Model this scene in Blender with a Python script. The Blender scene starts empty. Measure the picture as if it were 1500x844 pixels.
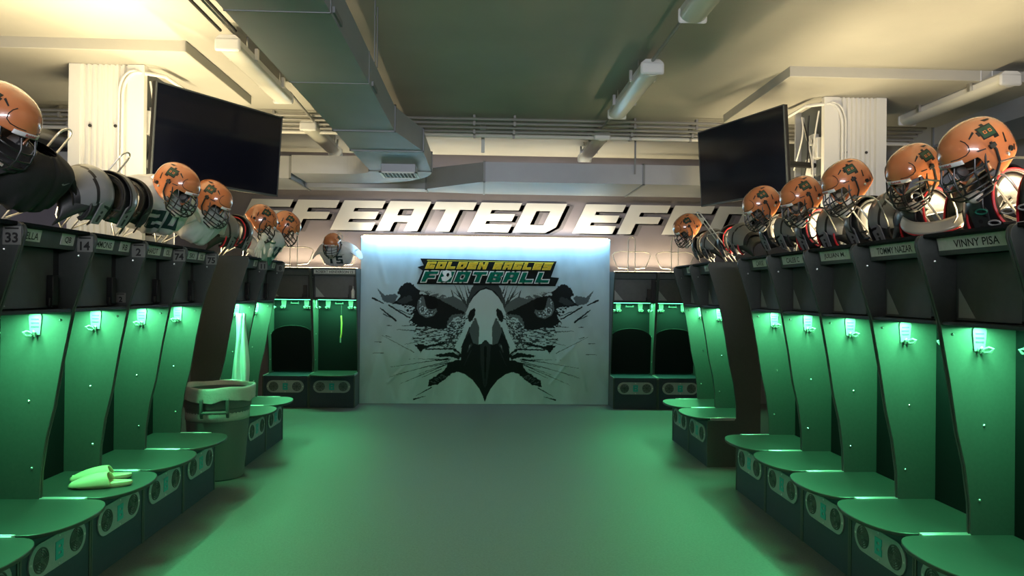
import bpy, math, random
import numpy as np
from mathutils import Vector, Matrix, Euler
random.seed(7)
C = bpy.context.scene.collection
PI = math.pi
rad = math.radians

# ------------------------------------------------------------------ materials
MATS = {}
def mat(name, col, rough=.5, metal=0., noise=0., nscale=8., bump=0., bscale=40., emit=None, estr=0., coat=0., spec=.5, trans=0., alpha=1.):
    if name in MATS: return MATS[name]
    m = bpy.data.materials.new(name); m.use_nodes = True
    nt = m.node_tree; b = nt.nodes['Principled BSDF']
    b.inputs['Base Color'].default_value = (*col, 1)
    b.inputs['Roughness'].default_value = rough
    b.inputs['Metallic'].default_value = metal
    b.inputs['Coat Weight'].default_value = coat
    b.inputs['Coat Roughness'].default_value = .06
    b.inputs['Specular IOR Level'].default_value = spec
    b.inputs['Transmission Weight'].default_value = trans
    b.inputs['Alpha'].default_value = alpha
    if emit:
        b.inputs['Emission Color'].default_value = (*emit, 1)
        b.inputs['Emission Strength'].default_value = estr
    tc = nt.nodes.new('ShaderNodeTexCoord')
    if noise > 0:
        n = nt.nodes.new('ShaderNodeTexNoise'); n.inputs['Scale'].default_value = nscale
        n.inputs['Detail'].default_value = 5
        nt.links.new(tc.outputs['Object'], n.inputs['Vector'])
        r = nt.nodes.new('ShaderNodeMapRange')
        r.inputs['From Min'].default_value = .3; r.inputs['From Max'].default_value = .7
        r.inputs['To Min'].default_value = 1 - noise; r.inputs['To Max'].default_value = 1 + noise
        nt.links.new(n.outputs['Fac'], r.inputs['Value'])
        mx = nt.nodes.new('ShaderNodeMix'); mx.data_type = 'RGBA'; mx.blend_type = 'MULTIPLY'
        mx.inputs[0].default_value = 1
        mx.inputs[6].default_value = (*col, 1)
        nt.links.new(r.outputs['Result'], mx.inputs[7])
        nt.links.new(mx.outputs[2], b.inputs['Base Color'])
    if bump > 0:
        n2 = nt.nodes.new('ShaderNodeTexNoise'); n2.inputs['Scale'].default_value = bscale
        n2.inputs['Detail'].default_value = 3
        nt.links.new(tc.outputs['Object'], n2.inputs['Vector'])
        bp = nt.nodes.new('ShaderNodeBump'); bp.inputs['Strength'].default_value = bump
        bp.inputs['Distance'].default_value = .01
        nt.links.new(n2.outputs['Fac'], bp.inputs['Height'])
        nt.links.new(bp.outputs['Normal'], b.inputs['Normal'])
    MATS[name] = m
    return m

M_panel  = mat('locker_plastic', (.066,.074,.071), .42, noise=.06, nscale=60, bump=.05, bscale=300)
M_base   = mat('locker_base_plastic', (.03,.040,.068), .5, noise=.08, nscale=40)
M_seat   = mat('seat_plastic', (.040,.048,.045), .36, noise=.06, nscale=30, bump=.03, bscale=300)
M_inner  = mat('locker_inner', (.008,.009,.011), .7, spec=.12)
M_door   = mat('locker_door', (.085,.095,.1), .45, noise=.08, nscale=20)
M_black  = mat('black_plastic', (.012,.012,.013), .4)
M_rubber = mat('black_rubber', (.02,.02,.02), .7)
M_chrome = mat('chrome_wire', (.78,.76,.71), .32, .65)
M_steel  = mat('bolt_steel', (.7,.7,.7), .3, 1.)
M_glint    = mat('seat_edge_glint', (.6,.62,.62), .35, .6)  # pale metal colour imitating seat edges that catch the LED light
M_plate  = mat('vent_plate', (.30,.33,.36), .5, noise=.05, nscale=30)
M_grille = mat('grille_grey', (.07,.08,.085), .5)
M_teal   = mat('emblem_teal', (.02,.36,.38), .45)
M_white  = mat('white_plastic', (.75,.76,.74), .4)
M_paper  = mat('paper_label', (.72,.72,.7), .6, noise=.08, nscale=40)
M_ink    = mat('black_ink', (.012,.012,.012), .6)
M_plateg = mat('number_plate_grey', (.22,.22,.21), .55)
M_led    = mat('green_led', (.1,.8,.4), .4, emit=(.12,1.,.42), estr=6.)
M_stick  = mat('clear_sticker', (.32,.36,.36), .3)

# ------------------------------------------------------------------ mesh builder
class MB:
    def __init__(s): s.v=[]; s.f=[]; s.m=[]
    def add(s, vs, fs, mi=0, T=None):
        b=len(s.v)
        if T is not None: vs=[tuple(T@Vector(v)) for v in vs]
        s.v.extend([tuple(v) for v in vs])
        for f in fs:
            s.f.append(tuple(b+i for i in f)); s.m.append(mi)
        return s
    def box(s, lo, hi, mi=0, T=None):
        x0,y0,z0=lo; x1,y1,z1=hi
        vs=[(x0,y0,z0),(x1,y0,z0),(x1,y1,z0),(x0,y1,z0),(x0,y0,z1),(x1,y0,z1),(x1,y1,z1),(x0,y1,z1)]
        fs=[(0,3,2,1),(4,5,6,7),(0,1,5,4),(1,2,6,5),(2,3,7,6),(3,0,4,7)]
        return s.add(vs,fs,mi,T)
    def cbox(s, c, sz, mi=0, T=None):
        return s.box([c[i]-sz[i]/2 for i in range(3)],[c[i]+sz[i]/2 for i in range(3)],mi,T)
    def prism(s, poly, d0, d1, axis='x', mi=0, T=None):
        """extrude 2-D polygon: axis x -> poly is (y,z); y -> (x,z); z -> (x,y)"""
        n=len(poly)
        def p(a,b,d):
            return (d,a,b) if axis=='x' else ((a,d,b) if axis=='y' else (a,b,d))
        vs=[p(a,b,d0) for a,b in poly]+[p(a,b,d1) for a,b in poly]
        fs=[tuple(range(n-1,-1,-1)),tuple(range(n,2*n))]+[(i,(i+1)%n,n+(i+1)%n,n+i) for i in range(n)]
        return s.add(vs,fs,mi,T)
    def tube(s, path, r, n=8, closed=False, mi=0, T=None, cap=True):
        P=[Vector(p) for p in path]; k=len(P)
        rr=r if isinstance(r,(list,tuple)) else [r]*k
        tang=[]
        for i in range(k):
            if closed: t=P[(i+1)%k]-P[i-1]
            else: t=P[min(i+1,k-1)]-P[max(i-1,0)]
            tang.append(t.normalized() if t.length>1e-9 else Vector((0,0,1)))
        up=Vector((0,0,1)) if abs(tang[0].z)<.9 else Vector((1,0,0))
        nrm=tang[0].cross(up).normalized()
        vs=[]
        for i in range(k):
            t=tang[i]
            nrm=(nrm-t*nrm.dot(t))
            nrm=nrm.normalized() if nrm.length>1e-6 else t.orthogonal().normalized()
            b=t.cross(nrm)
            for j in range(n):
                a=2*PI*j/n
                vs.append(P[i]+(nrm*math.cos(a)+b*math.sin(a))*rr[i])
        fs=[]
        for i in range(k if closed else k-1):
            i2=(i+1)%k
            for j in range(n):
                j2=(j+1)%n
                fs.append((i*n+j,i*n+j2,i2*n+j2,i2*n+j))
        if cap and not closed:
            fs.append(tuple(range(n-1,-1,-1))); fs.append(tuple((k-1)*n+j for j in range(n)))
        return s.add(vs,fs,mi,T)
    def lathe(s, prof, n=32, mi=0, T=None, capb=False, capt=False):
        k=len(prof); vs=[]
        for r,z in prof:
            for j in range(n):
                a=2*PI*j/n; vs.append((r*math.cos(a),r*math.sin(a),z))
        fs=[(i*n+j,i*n+(j+1)%n,(i+1)*n+(j+1)%n,(i+1)*n+j) for i in range(k-1) for j in range(n)]
        if capb: fs.append(tuple(range(n-1,-1,-1)))
        if capt: fs.append(tuple((k-1)*n+j for j in range(n)))
        return s.add(vs,fs,mi,T)
    def grid(s, fn, nu, nv, mi=0, T=None, closeu=False, mif=None):
        vs=[]; 
        for i in range(nu if closeu else nu+1):
            for j in range(nv+1):
                vs.append(fn(i/nu,j/nv))
        fs=[]; b=len(s.v); ms=[]
        for i in range(nu):
            i2=(i+1)%nu if closeu else i+1
            for j in range(nv):
                fs.append((i*(nv+1)+j,i2*(nv+1)+j,i2*(nv+1)+j+1,i*(nv+1)+j+1))
                ms.append(mif((i+.5)/nu,(j+.5)/nv) if mif else mi)
        k=len(s.m)
        s.add(vs,fs,mi,T)
        s.m[k:]=ms
        return s
    def sphere(s, c, r, n=12, m=8, mi=0, T=None, sc=(1,1,1)):
        vs=[(c[0],c[1],c[2]-r*sc[2])]
        for i in range(1,m):
            t=PI*i/m-PI/2
            for j in range(n):
                a=2*PI*j/n
                vs.append((c[0]+r*sc[0]*math.cos(t)*math.cos(a),c[1]+r*sc[1]*math.cos(t)*math.sin(a),c[2]+r*sc[2]*math.sin(t)))
        vs.append((c[0],c[1],c[2]+r*sc[2])); e=len(vs)-1
        fs=[(0,1+(j+1)%n,1+j) for j in range(n)]
        for i in range(m-2):
            for j in range(n):
                fs.append((1+i*n+j,1+i*n+(j+1)%n,1+(i+1)*n+(j+1)%n,1+(i+1)*n+j))
        fs+=[(e,1+(m-2)*n+j,1+(m-2)*n+(j+1)%n) for j in range(n)]
        return s.add(vs,fs,mi,T)
    def mesh(s, name, mats, smooth=30):
        me=bpy.data.meshes.new(name)
        me.from_pydata(s.v,[],s.f)
        for m in (mats if isinstance(mats,(list,tuple)) else [mats]): me.materials.append(m)
        me.polygons.foreach_set('material_index', s.m)
        me.update()
        if smooth:
            me.shade_smooth(); me.set_sharp_from_angle(angle=rad(smooth))
        return me
    def build(s, name, mats, parent=None, loc=None, rot=None, smooth=30, bevel=0, solid=0, subd=0, soff=-1, moff=0):
        o=bpy.data.objects.new(name, s.mesh(name,mats,smooth)); C.objects.link(o)
        if parent is not None: o.parent=parent
        if loc is not None: o.location=loc
        if rot is not None: o.rotation_euler=rot
        if solid:
            md=o.modifiers.new('solid','SOLIDIFY'); md.thickness=solid; md.offset=soff; md.material_offset=moff
        if subd:
            md=o.modifiers.new('sub','SUBSURF'); md.levels=subd; md.render_levels=subd
        if bevel:
            md=o.modifiers.new('bevel','BEVEL'); md.width=bevel; md.segments=2; md.limit_method='ANGLE'
        return o

def tag(o, label=None, cat=None, group=None, kind=None):
    if label: o['label']=label
    if cat: o['category']=cat
    if group: o['group']=group
    if kind: o['kind']=kind
    return o
def empty(name, loc=(0,0,0), rot=(0,0,0)):
    o=bpy.data.objects.new(name,None); C.objects.link(o)
    o.location=loc; o.rotation_euler=rot; o.empty_display_size=.1
    return o
def copy_tree(o, parent=None):
    c=o.copy(); C.objects.link(c)
    if parent is not None: c.parent=parent
    for ch in list(o.children): copy_tree(ch,c)
    return c
def area(name, loc, rot, sx, sy, power, col, parent=None, spread=180):
    l=bpy.data.lights.new(name,'AREA'); l.shape='RECTANGLE'; l.size=sx; l.size_y=sy
    l.energy=power; l.color=col; l.spread=rad(spread)
    o=bpy.data.objects.new(name,l); C.objects.link(o); o.location=loc; o.rotation_euler=rot
    if parent is not None: o.parent=parent
    return o

# text built from the default vector font -> (verts, faces) in x right / y up, height = cap height
_TXT={}
def text_geo(txt, h, w=None, bold=.0):
    key=(txt,bold)
    if key not in _TXT:
        cu=bpy.data.curves.new('txt','FONT'); cu.body=txt; cu.align_x='CENTER'; cu.align_y='CENTER'
        cu.resolution_u=3; cu.offset=bold
        o=bpy.data.objects.new('txt',cu); C.objects.link(o)
        dg=bpy.context.evaluated_depsgraph_get()
        me=bpy.data.meshes.new_from_object(o.evaluated_get(dg))
        vs=[tuple(v.co) for v in me.vertices]; fs=[tuple(p.vertices) for p in me.polygons]
        bpy.data.objects.remove(o); bpy.data.meshes.remove(me); bpy.data.curves.remove(cu)
        x0=min(v[0] for v in vs); x1=max(v[0] for v in vs); y0=min(v[1] for v in vs); y1=max(v[1] for v in vs)
        vs=[((v[0]-(x0+x1)/2)/(y1-y0),(v[1]-(y0+y1)/2)/(y1-y0)) for v in vs]
        _TXT[key]=(vs,fs,(x1-x0)/(y1-y0))
    vs,fs,asp=_TXT[key]
    sx=h if w is None else w/asp
    return [(x*sx,y*h) for x,y in vs],fs
def add_text(mb, txt, h, fn, mi, w=None, bold=.0):
    vs,fs=text_geo(txt,h,w,bold)
    mb.add([fn(x,y) for x,y in vs],fs,mi)

# chunky squared letters as rectangles / polygons in a unit box
def R(x0,y0,x1,y1): return [(x0,y0),(x1,y0),(x1,y1),(x0,y1)]
BLOCK={
 'E':[R(0,0,.34,1),R(.34,0,1,.27),R(.34,.38,.96,.63),R(.34,.75,1,1)],
 'F':[R(0,0,.34,1),R(.34,.36,.9,.6),R(.34,.74,1,1)],
 'A':[R(0,0,.33,1),R(.67,0,1,1),R(.33,.74,.67,1),R(.33,.3,.67,.52)],
 'T':[R(0,.74,1,1),R(.33,0,.67,.74)],
 'D':[R(0,0,.33,1),[(.33,0),(.8,0),(1,.2),(1,.26),(.33,.26)],R(.67,.26,1,1),R(.33,.74,.67,1)],
 'O':[R(0,0,.33,1),R(.67,0,1,1),R(.33,.74,.67,1),R(.33,0,.67,.26)],
 'R':[R(0,0,.33,1),R(.33,.74,1,1),R(.67,.4,1,.74),R(.33,.32,1,.52),R(.62,0,.96,.32)],
 'G':[R(0,0,.33,1),R(.33,.74,1,1),R(.33,0,1,.26),R(.67,.26,1,.5),R(.5,.38,.67,.56)],
 'L':[R(0,0,.34,1),R(.34,0,1,.27)],
 'N':[R(0,0,.32,1),R(.68,0,1,1),[(.32,1),(.32,.6),(.68,0),(.68,.42)]],
 'S':[R(0,.79,1,1),R(0,.6,.33,.79),R(0,.4,1,.6),R(.67,.21,1,.4),R(0,0,1,.21)],
 'B':[R(0,0,.33,1),R(.33,.76,1,1),R(.33,.39,.92,.61),R(.33,0,1,.24),R(.68,.61,1,.76),R(.68,.24,1,.39)],
 'U':[R(0,0,.33,1),R(.67,0,1,1),R(.33,0,.67,.26)],
 '0':[R(0,0,.33,1),R(.67,0,1,1),R(.33,.78,.67,1),R(.33,0,.67,.22)],
 '1':[R(.33,0,.67,1),[(.33,1),(.05,.8),(.05,.66),(.33,.76)]],
 '2':[R(0,.78,1,1),R(.67,.56,1,.78),R(0,.4,1,.6),R(0,.22,.33,.4),R(0,0,1,.22)],
 '5':[R(0,.78,1,1),R(0,.6,.33,.78),R(0,.4,1,.6),R(.67,.22,1,.4),R(0,0,1,.22)],
}
def grow(poly,g):
    x0=min(p[0] for p in poly);x1=max(p[0] for p in poly);y0=min(p[1] for p in poly);y1=max(p[1] for p in poly)
    cx,cy=(x0+x1)/2,(y0+y1)/2
    return [(x+(g if x>cx else -g),y+(g if y>cy else -g)) for x,y in poly]

# ------------------------------------------------------------------ camera
F=1080.; HC=1.6; VPX,VPY,ROLL=705.,427.,.0113
cam=bpy.data.cameras.new('camera'); camo=bpy.data.objects.new('camera',cam); C.objects.link(camo)
cam.sensor_width=36; cam.lens=36*F/1500; cam.clip_start=.05
d=Vector(((VPX-750)/F,-(VPY-422)/F,-1.))
d0=Matrix.Rotation(ROLL,3,'Z')@d
pit=math.atan(-d0.y); yaw=math.atan(-d0.x*math.cos(pit))
camo.matrix_world=Matrix.Translation((0,0,HC))@Matrix.Rotation(-yaw,4,'Z')@Matrix.Rotation(PI/2+pit,4,'X')@Matrix.Rotation(ROLL,4,'Z')
bpy.context.scene.camera=camo
def at(px,py,Y):
    """point of the room plane y=Y that the photo shows at pixel (px,py)"""
    dc=Vector(((px-750)/F,-(py-422)/F,-1.))
    w=camo.matrix_world.to_3x3()@dc
    return Vector((0,0,HC))+w*(Y/w.y)

sc=bpy.context.scene
sc.view_settings.view_transform='Standard'; sc.view_settings.look='None'
sc.view_settings.gamma=1; sc.view_settings.exposure=0; sc.view_settings.use_curve_mapping=False
w=bpy.data.worlds.new('world'); sc.world=w; w.use_nodes=True
w.node_tree.nodes['Background'].inputs[0].default_value=(.5,.55,.6,1)
w.node_tree.nodes['Background'].inputs[1].default_value=.02
# ------------------------------------------------------------------ room shell
YB=10.62; CZ=3.56; XL,XR,YF=-6.6,6.2,-4.5
M_floor=mat('rubber_floor',(.132,.136,.132),.42,noise=.16,nscale=70,bump=.3,bscale=160)
M_ceil =mat('painted_concrete',(.42,.41,.37),.85,noise=.07,nscale=1.3,bump=.1,bscale=25)
M_wall =mat('grey_wall_paint',(.235,.21,.25),.7,noise=.05,nscale=3)
M_side =mat('side_wall_paint',(.35,.35,.36),.8)
M_duct =mat('galvanised_duct',(.34,.355,.39),.5,.25,noise=.06,nscale=2)
M_ductd=mat('duct_flange',(.2,.21,.22),.5,.3)
M_pipe =mat('conduit_grey',(.33,.32,.3),.5,.3)
M_pipel=mat('conduit_pale',(.7,.68,.62),.4)
M_wire =mat('black_cable',(.02,.02,.02),.6)
M_colw =mat('corrugated_white',(.78,.77,.72),.5)
M_fix  =mat('fixture_body',(.7,.7,.68),.4)
M_diff =mat('fixture_diffuser',(.78,.77,.7),.25)
def struct(mb,name,m,parent=None,**k):
    o=mb.build(name,m,parent,**k)
    if parent is None: o['kind']='structure'
    return o
struct(MB().box((XL,YF,-.1),(XR,YB+.2,0)),'floor',M_floor)
struct(MB().box((XL,YF,CZ),(XR,YB+.2,CZ+.15)),'ceiling',M_ceil)
struct(MB().box((XL,YB,0),(XR,YB+.2,CZ)),'wall_back',M_wall)
struct(MB().box((XL-.2,YF,0),(XL,YB+.2,CZ)),'wall_left',M_side)
struct(MB().box((XR,YF,0),(XR+.2,YB+.2,CZ)),'wall_right',M_side)
struct(MB().box((XL,YF-.2,0),(XR,YF,CZ)),'wall_front',M_side)
# drop panels of the flat slab round the two columns, tapering up to the slab
def drop(name,x0,x1,y0,y1,z):
    mb=MB(); mb.box((x0,y0,z),(x1,y1,CZ+.02))
    return struct(mb,name,M_ceil,bevel=.006)
drop('trim_1',-5.0,-2.36,5.93,7.6,3.47)
drop('trim_2',2.62,5.2,6.2,7.95,3.47)

# ------------------------------------------------------------------ columns
def column(x0,x1,y0,y1,label,wside):
    c=empty('column',((x0+x1)/2,(y0+y1)/2,0)); tag(c,label,'column'); ox,oy=(x0+x1)/2,(y0+y1)/2
    hx=(x1-x0)/2; hy=(y1-y0)/2; H=3.468
    s=wside                                                # +1: aisle side is +x
    # corrugated cladding on the face towards the room's near end
    prof=[]; n=8; a,b=(-hx+.1,hx-.14) if s>0 else (-hx+.14,hx-.1)
    for i in range(n):
        u0=a+(b-a)*i/n; w=(b-a)/n
        prof+=[(u0,-hy),(u0+w*.35,-hy),(u0+w*.5,-hy+.025),(u0+w*.85,-hy+.025)]
    prof+=[(b,-hy),(b,-hy+.05),(a,-hy+.05)]
    mb=MB(); mb.prism(prof,0,H,'z'); mb.build('corrugated_cladding',M_colw,c,smooth=0)
    mb=MB()
    outer=-s*hx
    xa,xb=sorted((outer,outer+s*.1)); mb.box((xa,-hy-.012,0),(xb,-hy+.05,H)); mb.build('corner_flange',M_colw,c,bevel=.004)
    xa,xb=sorted((s*hx-s*.14,s*hx)); mb=MB(); mb.box((xa,-hy-.012,0),(xb,-hy+.05,H)); mb.build('corner_flange',M_colw,c,bevel=.004)
    mb=MB(); xa,xb=sorted((outer+s*.02,s*hx-s*.16)); mb.box((xa,-hy+.06,0),(xb,hy,H)); mb.build('core',M_colw,c)
    mb=MB(); xa,xb=sorted((s*hx-s*.16,s*hx-s*.06)); mb.box((xa,-hy+.05,0),(xb,hy-.03,H)); mb.build('dark_backing',M_grille,c)
    mb=MB(); xa,xb=sorted((s*hx-s*.14,s*hx)); mb.box((xa,hy-.03,0),(xb,hy,H)); mb.build('rear_flange',M_duct,c,bevel=.004)
    for k in range(2):
        xx=a+(b-a)*(.2+.55*k); mb=MB(); mb.sphere((xx,-hy-.004,2.95),.014,10,6); mb.build('bolt',M_rubber,c)
    # electronics in the open side facing the aisle
    sx=s*(hx-.035)
    for (yy,zz,h,w) in [(-hy+.2,3.02,.2,.12),(-hy+.34,2.86,.17,.12),(-hy+.28,3.12,.1,.1)]:
        mb=MB(); mb.cbox((sx,yy,zz),(.06,w,h)); mb.build('junction_box',M_fix,c,bevel=.006)
    mb=MB(); mb.cbox((sx,-hy+.27,2.66),(.08,hy*2-.3,.06)); mb.build('bracket',M_ductd,c,bevel=.004)
    mb=MB(); mb.cbox((sx,-hy+.3,2.3),(.07,hy*2-.4,.5)); mb.build('equipment_panel',M_black,c,bevel=.01)
    for k in range(5):
        mb=MB(); pts=[]
        for i in range(13):
            t=i/12
            pts.append((sx+s*(.035+.012*k),-hy+.1+.09*k+.12*math.sin(3*t+k),3.36-(.9-.1*k)*t))
        mb.tube(pts,.008,6); mb.build('cable',M_wire if k%2 else M_pipel,c)
    # conduit bent over the top of the cladding
    mb=MB(); xx=s*hx-s*.17
    pts=[(xx,-hy-.02,1.6),(xx,-hy-.02,3.2)]+[(xx+s*.12*(1-math.cos(t)),-hy-.02,3.2+.2*math.sin(t)) for t in [PI/2*i/6 for i in range(1,7)]]+[(xx+s*.3,-hy+.1,3.4),(xx+s*.36,-hy+.5,3.36)]
    mb.tube(pts,.014,8); mb.build('conduit',M_colw,c)
    mb=MB(); pts=[(p[0]-s*.03,p[1]-.005,p[2]+.012) for p in pts]; mb.tube(pts,.01,8); mb.build('conduit',M_colw,c)
    return c
column(-3.46,-2.84,6.3,6.95,'white corrugated metal column behind the wire loops, beside the TV by the duct run',1)
column(3.2,3.8,6.8,7.45,'white corrugated metal column behind the red trimmed shoulder pads, cables in its open side',-1)

# ------------------------------------------------------------------ TVs
M_screen=mat('tv_screen',(.004,.005,.012),.12,spec=.6)
def tv(p0,p1,zt,h,label,colx,coly):
    """p0: near end, p1: far end of the set (x,y); hangs on an arm from the column"""
    a=Vector((*p0,0)); b=Vector((*p1,0)); L=(b-a).length; mid=(a+b)/2
    ang=math.atan2(b.y-a.y,b.x-a.x)
    if p0[0]>0: ang+=PI                                     # screen faces local -y
    t=empty('television',(mid.x,mid.y,zt-h/2),(0,0,ang)); tag(t,label,'television')
    tilt=Matrix.Rotation(rad(4),4,'X')
    mb=MB(); mb.cbox((0,.02,0),(L,.04,h),T=tilt); mb.build('housing',M_black,t,bevel=.004)
    mb=MB(); mb.box((-L/2+.012,-.003,-h/2+.02),(L/2-.012,.0,h/2-.012),T=tilt); mb.build('screen',M_screen,t)
    mb=MB()
    f=.009
    mb.box((-L/2,-.006,h/2-f),(L/2,.01,h/2),T=tilt); mb.box((-L/2,-.006,-h/2),(L/2,.01,-h/2+f*1.8),T=tilt)
    mb.box((-L/2,-.006,-h/2),(-L/2+f,.01,h/2),T=tilt); mb.box((L/2-f,-.006,-h/2),(L/2,.01,h/2),T=tilt)
    mb.build('bezel',M_grille,t)
    mb=MB(); mb.cbox((0,.06,0),(L*.55,.05,h*.6),T=tilt); mb.build('rear_cover',M_black,t,bevel=.015)
    inv=Matrix.Rotation(-ang,4,'Z')
    e=inv@(Vector((colx,coly,0))-mid)
    mb=MB(); mb.tube([(0,.06,0),(e.x*.5,max(.14,e.y*.5),0),(e.x,e.y,0)],.03,8); mb.build('mount_arm',M_black,t)
    return t
tv((-2.40,5.47),(-1.785,6.56),3.11,.70,'black flat TV beside the long duct run, above the white jersey numbered 20',-2.9,6.6)
tv((2.62,6.27),(2.22,7.45),3.25,.76,'black flat TV on the column with open cabling, above the helmets on red trimmed pads',3.25,7.1)

# ------------------------------------------------------------------ ducts
def flange(mb_list,c,name,pts,r=.012): pass
dz0,dz1=2.95,3.16
d=empty('air_duct',(-1.0,3,0)); tag(d,'long grey ceiling air duct running from overhead to the far wall, register near its end','air duct')
T=Matrix.Translation((1.0,-3,0))
def loop_strip(parent,sec,w=.03,g=.012,axis='y'):
    """raised flange round a rectangular duct section; sec=(x0,x1,y,z0,z1) across y, or (y0,y1,x,z0,z1) across x"""
    a0,a1,b,z0,z1=sec; mb=MB()
    for lo,hi in [((a0-g,z0-g),(a1+g,z0)),((a0-g,z1),(a1+g,z1+g)),((a0-g,z0-g),(a0,z1+g)),((a1,z0-g),(a1+g,z1+g))]:
        if axis=='y': mb.box((lo[0],b-w/2,lo[1]),(hi[0],b+w/2,hi[1]),T=T)
        else: mb.box((b-w/2,lo[0],lo[1]),(b+w/2,hi[0],hi[1]),T=T)
    return mb.build('flange',M_ductd,parent)
xa0,xa1=-1.26,-.75
def seg(parent,x0,x1,y0,X0,X1,y1,z0=dz0,z1=dz1,name='duct_section'):
    mb=MB(); mb.add([(x0,y0,z0),(x1,y0,z0),(X1,y1,z0),(X0,y1,z0),(x0,y0,z1),(x1,y0,z1),(X1,y1,z1),(X0,y1,z1)],
      [(0,3,2,1),(4,5,6,7),(0,1,5,4),(1,2,6,5),(2,3,7,6),(3,0,4,7)],T=T); return mb.build(name,M_duct,parent)
for y0,y1 in [(-4.4,2.0),(2.0,3.62),(3.62,4.85),(4.85,6.25)]:
    seg(d,xa0,xa1,y0,xa0,xa1,y1)
loop_strip(d,(xa0,xa1,3.62,dz0,dz1),.008,.004); loop_strip(d,(xa0,xa1,4.85,dz0,dz1),.008,.004)
loop_strip(d,(xa0,xa1,6.27,dz0,dz1))
seg(d,xa0,xa1,6.27,-1.27,-.58,7.15,name='flared_section'); loop_strip(d,(-1.27,-.58,7.15,dz0,dz1))
seg(d,-1.27,-.58,7.15,-1.27,-.58,8.35); loop_strip(d,(-1.27,-.58,8.35,dz0,dz1),.03)
# elbow turning towards the side wall
mb=MB(); nseg=14; cx,cy=-1.62,8.35; pin=[];pout=[]
for i in range(nseg+1):
    a=PI/2*i/nseg
    pin.append((cx+.35*math.cos(a),cy+.30*math.sin(a))); pout.append((cx+1.04*math.cos(a),cy+1.05*math.sin(a)))
poly=pin+pout[::-1]
for k in range(nseg):
    mb.prism([pin[k],pout[k],pout[k+1],pin[k+1]],dz0,dz1,'z',T=T)
mb.box((-2.22,8.65,dz0),(-1.62,9.4,dz1),T=T)
mb.build('elbow',M_duct,d)
# register under the last section
mb=MB(); mb.box((-1.08,7.9,dz0-.09),(-.72,8.25,dz0),T=T)
reg=mb.build('register_box',M_duct,d)
mb=MB()
mb.box((-1.10,7.88,dz0-.10),(-.70,7.9,dz0-.085),T=T); mb.box((-1.10,8.25,dz0-.10),(-.70,8.27,dz0-.085),T=T)
mb.box((-1.10,7.88,dz0-.10),(-1.075,8.27,dz0-.085),T=T); mb.box((-.725,7.88,dz0-.10),(-.70,8.27,dz0-.085),T=T)
for k in range(9):
    xx=-1.06+.04*k; mb.box((xx,7.9,dz0-.10),(xx+.008,8.25,dz0-.088),T=T)
mb.build('louver',M_fix,reg)
mb=MB(); mb.box((-1.075,7.9,dz0-.092),(-.725,8.25,dz0-.09),T=T); mb.build('dark_opening',M_rubber,reg)
for yy in (2.0,3.7,5.0):
    mb=MB(); mb.box((-.742,yy,dz1-.02),(-.735,yy+.02,CZ),T=T); mb.box((-.742,yy+.12,dz1-.02),(-.735,yy+.14,CZ),T=T); mb.box((-.76,yy-.03,dz0+.02),(-.738,yy+.17,dz0+.05),T=T)
    mb.build('hanger_strap',M_ductd,d)
# cross duct along the back wall
d=empty('cross_duct',(0,9.6,0)); tag(d,'grey rectangular duct crossing above the white slanted wall letters','air duct')
T=Matrix.Translation((0,-9.6,0))
cz0,cz1=2.885,3.115
def xseg(x0,x1,ya0,ya1,yb,z0,z1,Z0=None,Z1=None):
    Z0=z0 if Z0 is None else Z0; Z1=z1 if Z1 is None else Z1
    mb=MB(); mb.add([(x0,ya0,z0),(x1,ya1,Z0),(x1,yb,Z0),(x0,yb,z0),(x0,ya0,z1),(x1,ya1,Z1),(x1,yb,Z1),(x0,yb,z1)],
      [(0,3,2,1),(4,5,6,7),(0,1,5,4),(1,2,6,5),(2,3,7,6),(3,0,4,7)],T=T); return mb.build('duct_section',M_duct,d)
xs=[(-6.5,-4.4),(-4.4,-2.25),(-2.25,-.72)]
for a,b in xs[:2]: xseg(a,b,8.72,8.72,9.72,dz0-.05,dz1)
xseg(-2.25,-.72,9.44,9.44,9.72,dz0-.05,dz1)
xseg(-.72,0.02,9.44,8.62,9.72,dz0-.05,dz1,cz0,cz1)
for a,b in [(.02,1.9),(1.9,3.9),(3.9,6.1)]: xseg(a,b,8.62,8.62,9.72,cz0,cz1)
for xx in (-4.4,-2.25): loop_strip(d,(8.72,9.72,xx,dz0-.05,dz1),.025,.012,'x')
loop_strip(d,(9.44,9.72,-.72,dz0-.05,dz1),.025,.012,'x')
for xx in (.02,1.9,3.9): loop_strip(d,(8.62,9.72,xx,cz0,cz1),.025,.012,'x')
for xx in (-2.6,1.78,4.2):
    mb=MB(); mb.box((xx,8.59,3.0),(xx+.02,8.60,CZ),T=T); mb.build('hanger_strap',M_ductd,d)
# duct along the side near the last fixture
d=empty('side_duct',(5.3,7,0)); tag(d,'grey boxed duct high up beyond the fluorescent fixture above the biggest orange helmets','air duct')
for k,(y0,y1) in enumerate([(3.0,5.6),(5.6,8.0),(8.0,10.6)]):
    mb=MB(); mb.box((5.0,y0,3.28),(5.7,y1,CZ-.004),T=Matrix.Translation((-5.3,-7,0))); mb.build('duct_section',M_duct,d)
    mb=MB(); mb.box((4.985,y1-.03,3.26),(5.71,y1,CZ-.004),T=Matrix.Translation((-5.3,-7,0))); mb.build('flange',M_ductd,d)

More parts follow.
